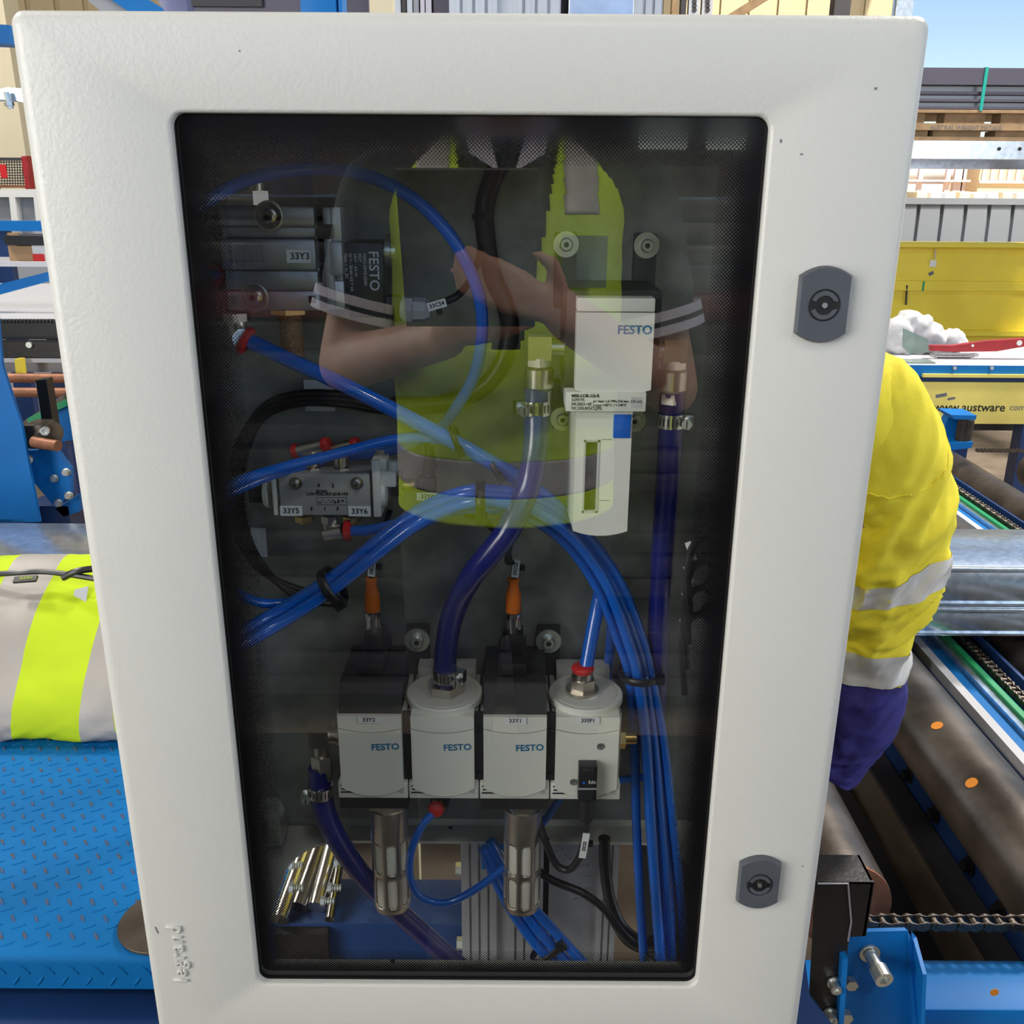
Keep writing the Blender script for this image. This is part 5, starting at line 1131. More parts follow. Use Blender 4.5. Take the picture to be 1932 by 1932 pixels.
# dark strips standing in for roller shade on the floor, side plate with bolts
for x0, x1, s in ((.74, .8625, 'nearer the cabinet'), (.949, 1.012, 'along the blue side plate')):
    tag(MB().box(x0, x1, .7, 3.2, .0, .012).build('shade_strip', 'dark_grey'), 'dark strip standing in for shade on the floor under the conveyor, %s' % s, 'strip', 'floor strips under the conveyor')
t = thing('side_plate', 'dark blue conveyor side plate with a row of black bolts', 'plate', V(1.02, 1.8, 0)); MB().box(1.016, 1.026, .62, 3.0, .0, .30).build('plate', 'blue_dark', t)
for yy in (1.02, 1.16, 1.34, 1.5, 1.75, 2.0): MB().hexa(V(1.016, yy, .045), V(.998, yy, .045), .014).cyl(V(1.016, yy, .045), V(1.012, yy, .045), .022, n=16).build('bolt', 'black_paint', t)
MB().box(.985, 1.016, .80, .84, .08, .30).build('rib', 'blue_paint', t); MB().box(.985, 1.016, 1.22, 1.26, .12, .30).build('rib', 'blue_paint', t)
# front blue beam and bracket
t = thing('front_beam', 'blue front beam of the conveyor with a rust spot', 'beam', V(.9, .5, 0)); fzt = W(1850, 1862, .48).z; MB().box(.36, 2.4, .46, .53, fzt - .20, fzt - .04).build('beam', 'blue_paint', t); MB().box(.36, 2.4, .44, .53, fzt - .04, fzt, .004).build('flange', 'blue_paint', t); q = W(1876, 1872, .4396); MB().cyl(q, q - V(0, .0006, 0), .006, n=10).build('rust_spot', 'rust_spot', t); MB().box(1.6, 1.68, .47, .53, 0, fzt - .2).build('leg', 'blue_dark', t)
t = thing('blue_bracket', 'bright blue folded bracket with one large socket bolt', 'bracket', W(1660, 1930, .40)); YB = .42
px_poly([(1590, 1768), (1640, 1758), (1710, 1756), (1722, 1768), (1722, 1990), (1590, 1990)], YB, .006).build('back_plate', 'blue_paint', t)
a = W(1722, 1765, YB); ws = MB(); ws.prism([W(1712, 1757, YB), W(1722, 1768, YB), W(1741, 1838, YB - .05), W(1735, 1990, YB - .05), W(1722, 1990, YB)], (.005, 0, 0)); ws.build('side_wing', 'blue_paint', t)
c = W(1640, 1797, YB); MB().cyl(c, c - V(0, .003, 0), .0135, n=20).build('washer', 'zinc', t); so_ = MB().lathe(c - V(0, .003, 0), (.12, -1, -.1), [(0, .0085), (.022, .0085), (.0225, .0118), (.040, .0118), (.040, .0065), (.033, .006)], 20).build('socket_bolt', 'zinc', t)
t = thing('black_guard', 'black folded guard box at the lower corner of the door', 'guard', W(1590, 1900, .40)); YG = .385
g = MB(); a, b = W(1540, 1664, YG), W(1648, 1664, YG); zt0 = W(1600, 1664, YG).z; zl0 = W(1625, 1766, YG).z
g.box(a.x, b.x, YG, YG + .05, zt0 - .003, zt0); g.prism([W(1600, 1664, YG), W(1650, 1664, YG), W(1634, 1766, YG), W(1604, 1768, YG)], (0, .003, 0)); g.prism([W(1540, 1664, YG), W(1602, 1664, YG), W(1606, 1740, YG), W(1598, 1800, YG), W(1584, 2000, YG), W(1520, 2000, YG)], (0, .003, 0)); g.box(b.x - .003, b.x, YG, YG + .05, zl0, zt0); g.build('guard', 'black_paint', t)
ed = MB(); ed.tube([W(1543, 1667, YG - .001), W(1600, 1667, YG - .001), W(1606, 1740, YG - .001), W(1600, 1775, YG - .001)], .0012, 6); ed.build('edge', 'sheet_grey', t)
for px, py in ((1573, 1853), (1566, 1911)):
    c = W(px, py, YG - .001); MB().cyl(c, c - V(0, .0025, 0), .0092, n=18).build('washer', 'zinc', t); MB().lathe(c - V(0, .0025, 0), (-.1, -1, 0), [(0, .0066), (.012, .0066), (.012, .0036), (.008, .0034)], 16).build('bolt', 'zinc', t)
for px, py in ((1603, 1850), (1594, 1912)):
    c = W(px, py, YB - .001); MB().hexa(c, c - V(0, .010, 0), .0085).build('nut', 'zinc', t)
px_poly([(1590, 1810), (1600, 1808), (1588, 2000), (1578, 2000)], YG - .012, .012).build('edge_strip', 'blue_paint', t); px_poly([(1515, 1780), (1528, 1880), (1570, 1935), (1570, 2000), (1500, 2000)], YG - .03, .006).build('lower_plate', 'blue_dark', t)

# ------------------------------------------------------------------ far right: table, yellow beams, wall, stack
t = thing('guide_roller', 'brown upright guide roller in a blue bracket', 'guide roller', W(1815, 855, 3.1)); px_poly([(1783, 800), (1792, 783), (1808, 787), (1806, 845), (1788, 865), (1780, 860)], 3.1, .05).build('bracket', 'blue_paint', t); px_poly([(1795, 783), (1843, 784), (1841, 792), (1800, 791)], 3.02, .12).build('top_plate', 'blue_paint', t); px_poly([(1795, 836), (1836, 834), (1833, 845), (1790, 850)], 3.02, .12).build('bottom_plate', 'blue_paint', t); a, b = W(1823, 792, 3.06), W(1823, 836, 3.06); MB().cyl(a, V(a.x, a.y, b.z), .031, n=20).build('roller', 'roller', t); MB().box(W(1790, 850, 3.1).x, W(1830, 850, 3.1).x, 3.12, 3.16, 0, W(1800, 845, 3.1).z).build('post', 'blue_dark', t)
YT = 3.5
tt = thing('work_table', 'blue-edged steel work table with a yellow lettered skirt', 'table', W(1850, 800, YT + .4)); z1 = W(1810, 689, YT).z; xl = W(1600, 700, YT).x
MB().box(xl, xl + 2.6, YT, YT + .55, z1 - .012, z1).build('table_top', 'grey_light', tt); slab(1600, 690, 2100, 711, YT - .004, .05).build('edge_beam', 'blue_paint', tt); slab(1742, 707, 2100, 713, YT - .02, .02).build('yellow_strip', 'yellow_faded', tt); slab(1600, 712, 2100, 730, YT + .02, .05).build('under_beam', 'blue_dark', tt)
sk = slab(1735, 722, 2100, 800, YT - .003, .015).build('skirt', 'yellow_faded', tt)
text('www.austware', .052, 'print_black', sk, W(1829, 769, YT - .0035) + V(.0, 0, 0), (1, 0, 0), (0, 0, 1), ext=.0004, bold=.0006); text('com.au', .040, 'smudge', sk, W(1930, 769, YT - .0035), (1, 0, 0), (0, 0, 1), ext=.0003)
for px, py, r in ((1776, 746, .03), (1795, 752, .02)): q = W(px, py, YT - .0035); MB().obox(q, (1, 0, .2), (0, 1, 0), (-.2, 0, 1), r * 1.6, .0006, r * .5).build('scuff', 'smudge', sk)
for px in (1800, 1870): q = W(px, 694, YT - .005); MB().cyl(q, q - V(0, .01, 0), .008, n=10).build('bolt', 'zinc', tt)
MB().box(xl + .3, xl + .38, YT + .1, YT + .18, 0, z1 - .05).build('leg', 'blue_dark', tt); MB().box(W(1928, 820, YT).x, W(1928, 820, YT).x + .08, YT, YT + .08, 0, z1 - .05).build('leg', 'blue_dark', tt); MB().box(xl + 2.3, xl + 2.38, YT + .1, YT + .18, 0, z1 - .05).build('leg', 'blue_dark', tt)
slab(1600, 800, 2100, 812, YT + .2, .03).build('lower_rail', 'dark_grey', tt)
chain(V(W(1845, 848, 3.4).x, 3.4, W(1890, 850, 3.4).z), (1, 0, 0), 40, 'dark roller chain stretched below the work table', pit=.01905)
# rag, acrylic angle, red clamp bar, bright strips
t = thing('rag_heap', 'crumpled white rags heaped on the work table', 'rags', W(1740, 660, YT + .3)); mbr = MB(); yr = YT + .32
for px, py, r in ((1690, 625, .075), (1715, 600, .05), (1735, 612, .06), (1750, 628, .06), (1770, 640, .05), (1700, 650, .07), (1735, 650, .06), (1795, 635, .05), (1800, 648, .05)):
    mbr.sphere(W(px, py, yr), (r * 1.1, r, r * .8), 14, 9)
remesh(mbr, 'rags', 'rag', t, .012, 2, .03, 9)
t = thing('angle_offcut', 'translucent green angle offcut on the work table', 'offcut', W(1725, 668, YT + .1)); px_poly([(1705, 620), (1752, 640), (1752, 665), (1715, 668), (1703, 655)], YT + .12, .006).build('upright', 'acrylic', t); a = W(1703, 655, YT + .12); b = W(1752, 660, YT + .12); MB().box(a.x, b.x, YT + .03, YT + .12, z1 + .0005, z1 + .006).build('base', 'acrylic', t)
t = thing('red_clamp_bar', 'long red clamp bar lying across the work table', 'clamp bar', W(1850, 650, YT + .15)); px_poly([(1753, 652), (1800, 652), (1860, 644), (1932, 639), (1990, 634), (1990, 656), (1932, 654), (1880, 663), (1800, 664), (1755, 662)], YT + .15, .03).build('bar', 'red_paint', t); q = W(1923, 647, YT + .149); MB().cyl(q, q - V(0, .004, 0), .012, n=12).build('rivet', 'white', t); q = W(1835, 652, YT + .149); MB().cyl(q, q - V(0, .003, 0), .006, n=10).build('rivet', 'white', t)
for k in range(5):
    a, b = W(1758 + k * 3, 645 + k * 2, YT + .24 - k * .015), W(1850 - k * 4, 645 + k * 2, YT + .24 - k * .015); a.z = b.z = z1 + .006 + .006 * (k % 2); tag(MB().cyl(a, b, .005, n=8).build('bright_rod', 'steel'), '%s thin bright rod counting from the rags towards the table edge' % ('first', 'second', 'third', 'fourth', 'fifth')[k], 'rod', 'bright rods on the work table')
# yellow machine beams
YY = 5.5
t = thing('yellow_beam', 'big yellow I-section machine beam behind the work table', 'beam', W(1850, 640, YY)); slab(1500, 467, 2200, 640, YY + .06, .03).build('web', 'yellow_paint', t); slab(1500, 459, 2200, 467, YY - .03, .20).build('top_flange', 'yellow_paint', t); slab(1500, 531, 2200, 549, YY + .03, .04).build('mid_ridge', 'yellow_paint', t); slab(1500, 549, 2200, 554, YY + .05, .03).build('mid_shadow_groove', 'yellow_paint', t); slab(1500, 625, 2200, 634, YY - .02, .12).build('bottom_flange', 'yellow_paint', t); slab(1500, 634, 2200, 690, YY + .04, .05).build('lower_web', 'yellow_paint', t); MB().box(W(1600, 600, YY).x, W(2200, 600, YY).x, YY + .1, YY + .2, 0, W(1850, 640, YY).z).build('base', 'dark_grey', t)
q = W(1760, 497, YY + .055); MB().box(q.x - .02, q.x + .02, YY + .05, YY + .058, q.z - .02, q.z + .02).build('tag_plate', 'label_white', t); MB().cyl(W(1765, 470, YY + .05), W(1763, 488, YY + .05), .006, n=6).build('tag_wire', 'clad_cream', t); q = W(1757, 516, YY + .058); MB().obox(q, (1, 0, .6), (0, 1, 0), (-.6, 0, 1), .03, .003, .02).build('scuff', 'smudge', t); MB().cyl(W(1711, 538, YY + .03), W(1709, 575, YY + .05), .006, n=6).build('cable', 'dark_grey', t); q = W(1742, 540, YY + .029); MB().box(q.x - .006, q.x + .006, YY + .028, YY + .03, q.z - .03, q.z + .03).build('green_mark', 'green', t)
# corrugated grey-white wall panel with ribs
t = thing('ribbed_barrier', 'pale ribbed metal barrier above the yellow beam', 'barrier', W(1850, 460, 6.4)); slab(1500, 386, 2200, 480, 6.44, .03).build('sheet', 'clad_white', t); slab(1500, 374, 2200, 386, 6.38, .1).build('capping', 'clad_white', t)
for k in range(12):
    p = 1560 + k * 44.5; px_poly([(p, 386), (p + 37, 386), (p + 27, 470), (p - 11, 470)], 6.40, .04).build('rib', 'clad_white', t)
MB().box(W(1500, 430, 6.4).x, W(2200, 430, 6.4).x, 6.42, 6.48, 0, W(1850, 460, 6.4).z).build('base', 'clad_white', t)
# rack with timber bearers and dark sheets
YS = 4.6
rk = thing('storage_rack', 'grey storage rack beam holding the sheet stack', 'rack', V(2.6, YS, 0)); slab(1500, 266, 2200, 300, YS, .08).build('beam', 'alu_panel', rk)
for px in (1885, 1924): q = W(px, 281, YS - .001); MB().cyl(q, q - V(0, .003, 0), .009, n=10).build('bolt_hole', 'print_black', rk)
zr = W(1800, 266, YS).z; MB().box(W(2060, 280, YS).x, W(2090, 280, YS).x, YS, YS + .08, 0, zr).build('upright', 'alu_panel', rk); MB().box(W(1500, 280, YS).x, W(2200, 280, YS).x, YS + .6, YS + .68, zr - .12, zr - .001).build('rear_beam', 'alu_panel', rk)
MB().box(W(1540, 280, YS).x, W(1565, 280, YS).x, YS, YS + .08, 0, zr).build('upright', 'alu_panel', rk)
for (y0, y1, s) in ((212, 216, 'top'), (236, 266, 'lower')):
    pass
pal = thing('timber_pallet', 'rough brown timber pallet under the dark sheets', 'pallet', W(1850, 266, YS + .05)); 
def zpx(py): return W(1850, py, YS + .05).z
xa, xb = W(1650, 250, YS + .05).x, W(2150, 250, YS + .05).x
MB().box(xa, xb, YS + .05, YS + .16, zpx(246), zpx(233)).build('board', 'timber', pal); MB().box(xa, xb, YS + .05, YS + .7, zpx(213), zpx(207)).build('board', 'timber', pal); MB().box(xa, xb, YS + .06, YS + .2, zr, zpx(258)).build('board', 'timber', pal)
text('AUSTRAL WRIGHT METALS', .030, 'smudge', pal, W(1822, 241, YS + .0495), (1, 0, 0), (0, 0, 1), ext=.0004)
for p0, p1 in ((1690, 1744), (1782, 1858), (1888, 2000)):
    a, b = W(p0, 225, YS + .08), W(p1, 225, YS + .08); MB().box(a.x, b.x, YS + .08, YS + .18, zpx(233), zpx(213)).build('block', 'timber', pal)
for p0, p1 in ((1700, 1750), (1760, 1850), (1878, 2000)):
    a, b = W(p0, 253, YS + .08), W(p1, 253, YS + .08); MB().box(a.x, b.x, YS + .08, YS + .2, zpx(258), zpx(246)).build('block', 'timber', pal)
for k, (y0, y1, m, dx, s) in enumerate(((128, 160, 'sheet_dark', 0, 'thick top pack'), (161, 171, 'sheet_grey', .05, 'second pack'), (172, 178, 'sheet_dark', .02, 'third pack'), (179, 186, 'sheet_grey', .04, 'fourth pack'), (187, 192, 'sheet_dark', .0, 'fifth pack'), (193, 200, 'sheet_grey', .03, 'sixth pack'), (201, 206, 'sheet_dark', 0, 'bottom pack'))):
    tag(MB().box(xa, xb - dx, YS + .05 + dx, YS + .66, zpx(y1), zpx(y0)).build('metal_sheet_pack', m), 'dark metal sheets strapped on the pallet, %s' % s, 'metal sheets', 'metal sheet packs on the pallet')
a = W(1857, 160, YS + .05); MB_s = MB().box(a.x - .008, a.x + .008, YS + .044, YS + .0495, zpx(209), zpx(128) + .001).box(a.x - .008, a.x + .008, YS + .044, YS + .5, zpx(128) + .0005, zpx(128) + .003)
mat('strap_green', (.01, .36, .30), .5); tag(MB_s.build('packing_strap', 'strap_green'), 'green plastic strap round the metal sheet packs', 'strap')
# doorway post and the sunlit yard
t = thing('doorway_post', 'pale steel post at the edge of the open doorway', 'post', V(xr + .1, 9, 0)); MB().box(xr, W(1722, 10, 9.0).x, 8.98, 9.2, 0, 6.4).build('post', 'alu_panel', t)
YO = 22
yb = thing('yard_building', 'overexposed tan corrugated building across the yard', 'building', V(14, YO, 0)); a, b = W(1848, 330, YO), W(2300, 330, YO)
MB().box(a.x, b.x, YO, YO + 4, 0, W(1900, 292, YO).z).build('wall', 'bright_wall', yb)
for k in range(30): MB().box(a.x + .05 + k * .19, a.x + .12 + k * .19, YO - .03, YO, W(1900, 344, YO).z, W(1900, 292, YO).z).build('rib', 'bright_pink', yb)
MB().box(a.x, b.x, YO - .06, YO, W(1900, 346, YO).z, W(1900, 341, YO).z).build('ledge', 'bright_pink', yb)
yc = thing('yard_store', 'pale pink open store with white tank across the yard', 'building', V(11, YO, 0)); a, b = W(1650, 330, YO + .5), W(1822, 330, YO + .5)
MB().box(a.x, b.x, YO + 2.5, YO + 4, 0, W(1800, 296, YO).z).build('back_wall', 'bright_pink', yc)
for px in (1650, 1700, 1738, 1790, 1806, 1814, 1820): c = W(px, 330, YO + .3); MB().box(c.x - .05, c.x + .05, YO + .3, YO + .4, 0, W(1800, 296, YO).z).build('post', 'bright_pink', yc)
MB().box(a.x, b.x, YO + .2, YO + .3, W(1800, 343, YO).z, W(1800, 339, YO).z).build('rail', 'bright_pink', yc); q0, q1 = W(1700, 322, YO + 1), W(1790, 322, YO + 1); MB().cyl(q0, q1, .32, n=18).build('tank', 'white', yc); MB().box(q0.x, q1.x, YO + .8, YO + 1.3, 0, q0.z - .25).build('tank_stand', 'bright_pink', yc)
for k in range(9):
    px = 1730 + k * 27; a, b = W(px, 365, 15), W(px + 21, 365, 15)
    tag(MB().box(a.x, b.x, 15, 15.6, 0, W(1800, 361 + (k % 3), 15).z, .03).build('yard_crate', 'white' if k % 3 else 'bright_wall'), '%s pale crate counting from the cabinet in the sunlit row across the yard' % ('first', 'second', 'third', 'fourth', 'fifth', 'sixth', 'seventh', 'eighth', 'ninth')[k], 'crate', 'crates in the yard')
# ================================================================== worker behind the cabinet
YW = .55
wk = thing('person', 'person in a yellow and navy high-visibility work shirt bending behind the cabinet', 'person', V(.20, YW, 0))
def P2(px, py, Y=YW): return W(px, py, Y)
sh, el, wr = P2(1648, 790), P2(1640, 1240), P2(1580, 1440)
body = MB()
hip = V(.17, YW + .04, .86); neck = V(.19, YW + .04, 1.30); head = V(.17, YW + .14, 1.40)
body.loft([(hip + V(0, 0, -.04), .15, .11), (hip + V(0, 0, .1), .14, .10), (hip + V(.01, 0, .25), .15, .105), (hip + V(.02, 0, .36), .17, .10), (neck + V(0, 0, -.02), .06, .06)])
caps(body, neck, .055, head, .06); body.sphere(head + V(0, .03, .04), (.075, .095, .11), 18, 12)
body.sphere(head + V(0, .125, .03), (.012, .018, .014)); body.sphere(head + V(-.078, .03, .03), (.012, .02, .03)); body.sphere(head + V(.078, .03, .03), (.012, .02, .03))
for s in (-1, 1):
    hp = hip + V(.085 * s, 0, -.05); kn = V(.17 + .10 * s, YW + .08, .47); an = V(.17 + .10 * s, YW + .02, .09)
    caps(body, hp, .085, kn, .058); caps(body, kn, .058, an, .042); caps(body, an + V(0, -.01, -.05), .04, an + V(0, .16, -.055), .032)
caps(body, sh, .045, el, .034); caps(body, el, .034, wr, .022)
lsh, lel, lwr = V(.0, YW + .05, 1.24), V(-.09, YW + .12, 1.0), V(.0, YW + .32, .95)
caps(body, lsh, .055, lel, .042); caps(body, lel, .042, lwr, .03)
def hand(mb, w, d, side, curl=.5, L=.075):
    """palm and five bent fingers; d = pointing direction, side = thumb side"""
    d = Vector(d).normalized(); side = Vector(side); side = (side - d * side.dot(d)).normalized(); nrm = d.cross(side)
    for k in (-1.2, -.4, .4, 1.2): caps(mb, w, .016, w + d * .08 + side * (.016 * k), .0115, 8)
    for k, ln in ((-1.5, .8), (-.5, 1.), (.5, 1.06), (1.5, .95)):
        b = w + d * .085 + side * (.0145 * k); m = b + (d * math.cos(curl * .6) + nrm * math.sin(curl * .6)) * (L * .5 * ln); e = m + (d * math.cos(curl * 1.6) + nrm * math.sin(curl * 1.6)) * (L * .45 * ln)
        caps(mb, b, .0095, m, .0088, 8); caps(mb, m, .0088, e, .0075, 8)
    b = w + d * .025 + side * .026; m = b + (d * .7 + side * .7).normalized() * .035; e = m + (d * .9 + nrm * .35).normalized() * .03
    caps(mb, b, .0125, m, .0105, 8); caps(mb, m, .0105, e, .008, 8)
hand(body, wr, V(-.8, .5, -.25), (0, .3, 1)); hand(body, lwr, lwr - lel, (1, 0, .2))
remesh(body, 'body', 'skin', wk, .008, 4)
# shirt torso, then the near sleeve as one tube cut into yellow, band and navy lengths
shirt = MB()
shirt.loft([(hip + V(0, 0, .02), .185, .145), (hip + V(.01, 0, .15), .19, .145), (hip + V(.03, 0, .3), .215, .14), (hip + V(.04, 0, .40), .20, .125), (neck + V(0, 0, .0), .085, .085)], 32)
caps(shirt, lsh, .075, lel, .06); caps(shirt, lel, .06, lwr - (lwr - lel) * .1, .05)
caps(shirt, P2(1600, 770), .07, P2(1640, 790), .06, 20)
remesh(shirt, 'shirt', 'yellow_cloth', wk, .008, 4, .006, 7)
SL = [(1600, 668, 40), (1618, 712, 74), (1645, 760, 92), (1668, 830, 102), (1685, 900, 99), (1690, 965, 97), (1681, 1040, 92), (1666, 1110, 86), (1652, 1170, 76), (1644, 1215, 69), (1638, 1265, 67), (1630, 1310, 69), (1618, 1360, 64), (1600, 1405, 50), (1585, 1440, 42), (1572, 1462, 38)]
cen = [P2(a, b) for a, b, _ in SL]; rad_ = []
for a, b, r in SL: rad_.append(r * (W(a + 100, b, YW) - W(a, b, YW)).length / 100)
per = 10; C_ = spline(cen, per); R2 = [v.x for v in spline([V(r, 0, 0) for r in rad_], per)]; nseg = len(C_); NR = 72
pyv = [v.x for v in spline([V(b, 0, 0) for a, b, _ in SL], per)]
rows_ = []
for i in range(nseg):
    t = (C_[min(i + 1, nseg - 1)] - C_[max(i - 1, 0)]).normalized(); ax = (V(1, 0, 0) - t * t.x).normalized(); bx = t.cross(ax); row = []
    for k in range(NR):
        a = 2 * math.pi * k / NR; dr = ax * math.cos(a) + bx * math.sin(a); s_ = i / per
        # diagonal folds, deeper below the arm band and towards the elbow
        dpt = (.0022 + .0062 * min(1, max(0, (s_ - 3.0) / 3))) * (1 - .55 * min(1, max(0, (s_ - 7.8) / 1.5)))
        f = mnoise.noise(V(math.cos(a) * 1.6 + s_ * .9, math.sin(a) * 1.6 - s_ * .5, s_ * .55)); g = mnoise.noise(V(math.cos(a) * 4 + s_ * 2.2, math.sin(a) * 4 - s_ * 1.5, s_ * 1.1))
        w = dpt * (1.2 - 3.2 * abs(f)) + dpt * .55 * (.5 - 2.4 * abs(g))
        row.append(C_[i] + dr * (R2[i] + w))
    rows_.append(row)
def sleeve(i0, i1, name, m, grow=0., cap0=False, cap1=False):
    mb = MB(); vs = []
    for i in range(i0, i1 + 1): vs += [p + (p - C_[i]).normalized() * grow for p in rows_[i]]
    n_ = i1 - i0; fs = [(i * NR + k, i * NR + (k + 1) % NR, (i + 1) * NR + (k + 1) % NR, (i + 1) * NR + k) for i in range(n_) for k in range(NR)]
    if cap0: fs.append(tuple(range(NR)))
    if cap1: fs.append(tuple(n_ * NR + k for k in range(NR)))
    return mb.add(vs, fs).build(name, m, wk, smooth=80)
idx = lambda py: min(range(nseg), key=lambda i: abs(pyv[i] - py))
sleeve(0, nseg - 1 - (nseg - 1 - idx(1265)), 'sleeve', 'yellow_cloth', 0, True)
def tilted(py0, py1, tilt, name, m, grow):
    a0, a1 = idx(py0), idx(py1); vs = []; n_ = a1 - a0
    for i in range(n_ + 1):
        for k in range(NR):
            f = a0 + i - tilt * math.cos(2 * math.pi * k / NR); j = int(math.floor(f)); f -= j
            p = rows_[j][k].lerp(rows_[j + 1][k], f); c = C_[j].lerp(C_[j + 1], f); vs.append(p + (p - c).normalized() * grow)
    MB().add(vs, [(i * NR + k, i * NR + (k + 1) % NR, (i + 1) * NR + (k + 1) % NR, (i + 1) * NR + k) for i in range(n_) for k in range(NR)]).build(name, m, wk, smooth=80)
tilted(1060, 1105, 5.5, 'arm_band', 'reflective_light', .0012); tilted(1208, 1264, 1.5, 'cuff_band', 'reflective_light', .0012)
sleeve(idx(1262), nseg - 1, 'navy_sleeve', 'navy_cloth', 0, False, True)
i0 = idx(835); MB().tube([rows_[min(nseg - 1, i0 + int(10 * math.sin(2 * math.pi * k / NR)) )][k] for k in range(NR)], .0018, 6, closed=True).build('shoulder_seam', 'yellow_cloth', wk)
# trousers
tr_ = MB(); tr_.loft([(hip + V(0, 0, -.10), .165, .125), (hip + V(0, 0, .05), .165, .125)])
for s in (-1, 1):
    hp = hip + V(.085 * s, 0, -.06); kn = V(.17 + .10 * s, YW + .08, .47); an = V(.17 + .10 * s, YW + .02, .12)
    caps(tr_, hp, .10, kn, .075); caps(tr_, kn, .075, an, .06)
remesh(tr_, 'trousers', 'dark_cloth', wk, .010, 3, .01, 8)
bt2 = MB()
for s in (-1, 1): an = V(.17 + .10 * s, YW + .02, .06); caps(bt2, an + V(0, -.02, -.01), .05, an + V(0, .17, -.015), .042); caps(bt2, an, .05, an + V(0, 0, .06), .055)
remesh(bt2, 'boots', 'timber', wk, .010, 2)
hr = MB().sphere(head + V(0, .015, .065), (.082, .098, .095), 18, 12); hr.build('hair', 'timber', wk)

# ================================================================== photographer, seen only mirrored in the glass
def R_(px, py, d): p = W(px, py, d); return V(p.x, -d, p.z)        # mirrored pixel -> real point d metres in front of the glass
YPb = .90                                             # distance of the chest from the glass
ph = thing('person', 'person in a lime high-visibility vest holding up a tablet, mirrored in the door glass', 'person', V(.0, -1.0, 0))
cx = R_(955, 700, YPb).x; yb_ = -YPb - .10
zs_, zw, zh = R_(955, 285, YPb).z, R_(955, 895, YPb).z, R_(955, 985, YPb).z
bd2 = MB()
bd2.loft([(V(cx, yb_, .92), .155, .11), (V(cx, yb_, 1.05), .15, .11), (V(cx, yb_, 1.25), .165, .11), (V(cx, yb_, 1.40), .18, .105), (V(cx, yb_ - .01, 1.49), .14, .085), (V(cx, yb_ - .01, 1.54), .065, .065)])
nk = V(cx, yb_ + .005, 1.53); hd = V(cx, yb_ + .03, 1.70)
caps(bd2, nk, .058, hd - V(0, 0, .08), .058); bd2.sphere(hd, (.076, .096, .12), 20, 14); bd2.sphere(hd + V(0, .095, -.015), (.014, .022, .026)); bd2.sphere(hd + V(0, .07, -.075), (.045, .035, .03))
for s in (-1, 1): bd2.sphere(hd + V(.078 * s, -.005, -.01), (.012, .02, .032))
# arms: shoulder, elbow, wrist
shR, elR, wrR = V(cx + .195, yb_, 1.44), R_(1268, 735, .98), R_(1072, 600, .62)
shL, elL, wrL = V(cx - .195, yb_, 1.44), R_(650, 690, .98), R_(840, 640, .76)
for s_, e_, w_ in ((shR, elR, wrR), (shL, elL, wrL)): caps(bd2, s_, .056, e_, .046); caps(bd2, e_, .046, w_, .031)
hand(bd2, wrR, R_(880, 512, .572) - wrR, V(0, .1, 1), -.25, .075)
hand(bd2, wrL, R_(950, 600, .70) - wrL, V(0, .1, 1), .45, .07)
for s in (-1, 1):
    caps(bd2, V(cx + .09 * s, yb_, .90), .09, V(cx + .10 * s, yb_ + .01, .48), .06); caps(bd2, V(cx + .10 * s, yb_ + .01, .48), .06, V(cx + .10 * s, yb_, .09), .045); caps(bd2, V(cx + .10 * s, yb_ - .02, .045), .04, V(cx + .11 * s, yb_ + .15, .04), .034)
remesh(bd2, 'body', 'skin', ph, .007, 4)
ey = MB()
for s in (-1, 1): ey.sphere(hd + V(.032 * s, .083, .01), .011)
ey.build('eyes', 'white', ph); MB().sphere(hd + V(0, -.02, .045), (.084, .098, .095), 18, 12).build('hair', 'timber', ph)
MB().sphere(hd + V(0, .092, -.06), (.024, .008, .007)).build('mouth', 'red_paint', ph)
# polo shirt
po = MB(); po.loft([(V(cx, yb_, .96), .168, .125), (V(cx, yb_, 1.1), .165, .125), (V(cx, yb_, 1.25), .178, .125), (V(cx, yb_, 1.40), .192, .118), (V(cx, yb_ - .01, 1.49), .15, .095), (V(cx, yb_ - .01, 1.535), .075, .075)], 32)
for s_, e_ in ((shR, elR), (shL, elL)): caps(po, s_, .072, s_ + (e_ - s_) * .52, .070)
remesh(po, 'polo_shirt', 'shirt_dark', ph, .009, 3, .006, 9)
for s_, e_, nm in ((shR, elR, 'a'), (shL, elL, 'b')):
    d = (e_ - s_); p = s_ + d * .58; dn = d.normalized(); prev = None
    for t0, t1, m in ((.0, .014, 'collar_white'), (.014, .022, 'shirt_dark'), (.022, .036, 'collar_white')):
        MB().lathe(p + dn * t0, dn, [(0, .068), (.0, .076), (t1 - t0, .076), (t1 - t0, .068)], 30).build('sleeve_cuff', m, ph)
MB().torus(V(cx, yb_ + .0, 1.545), (0, .25, 1), .068, .012, 28, 8).build('collar', 'collar_white', ph)
for s in (-1, 1):
    MB().add([V(cx + .012 * s, yb_ + .105, 1.475), V(cx + .055 * s, yb_ + .105, 1.50), V(cx + .07 * s, yb_ + .045, 1.56), V(cx + .035 * s, yb_ + .072, 1.555)], [(0, 1, 2, 3)]).build('collar_wing', 'collar_white', ph)
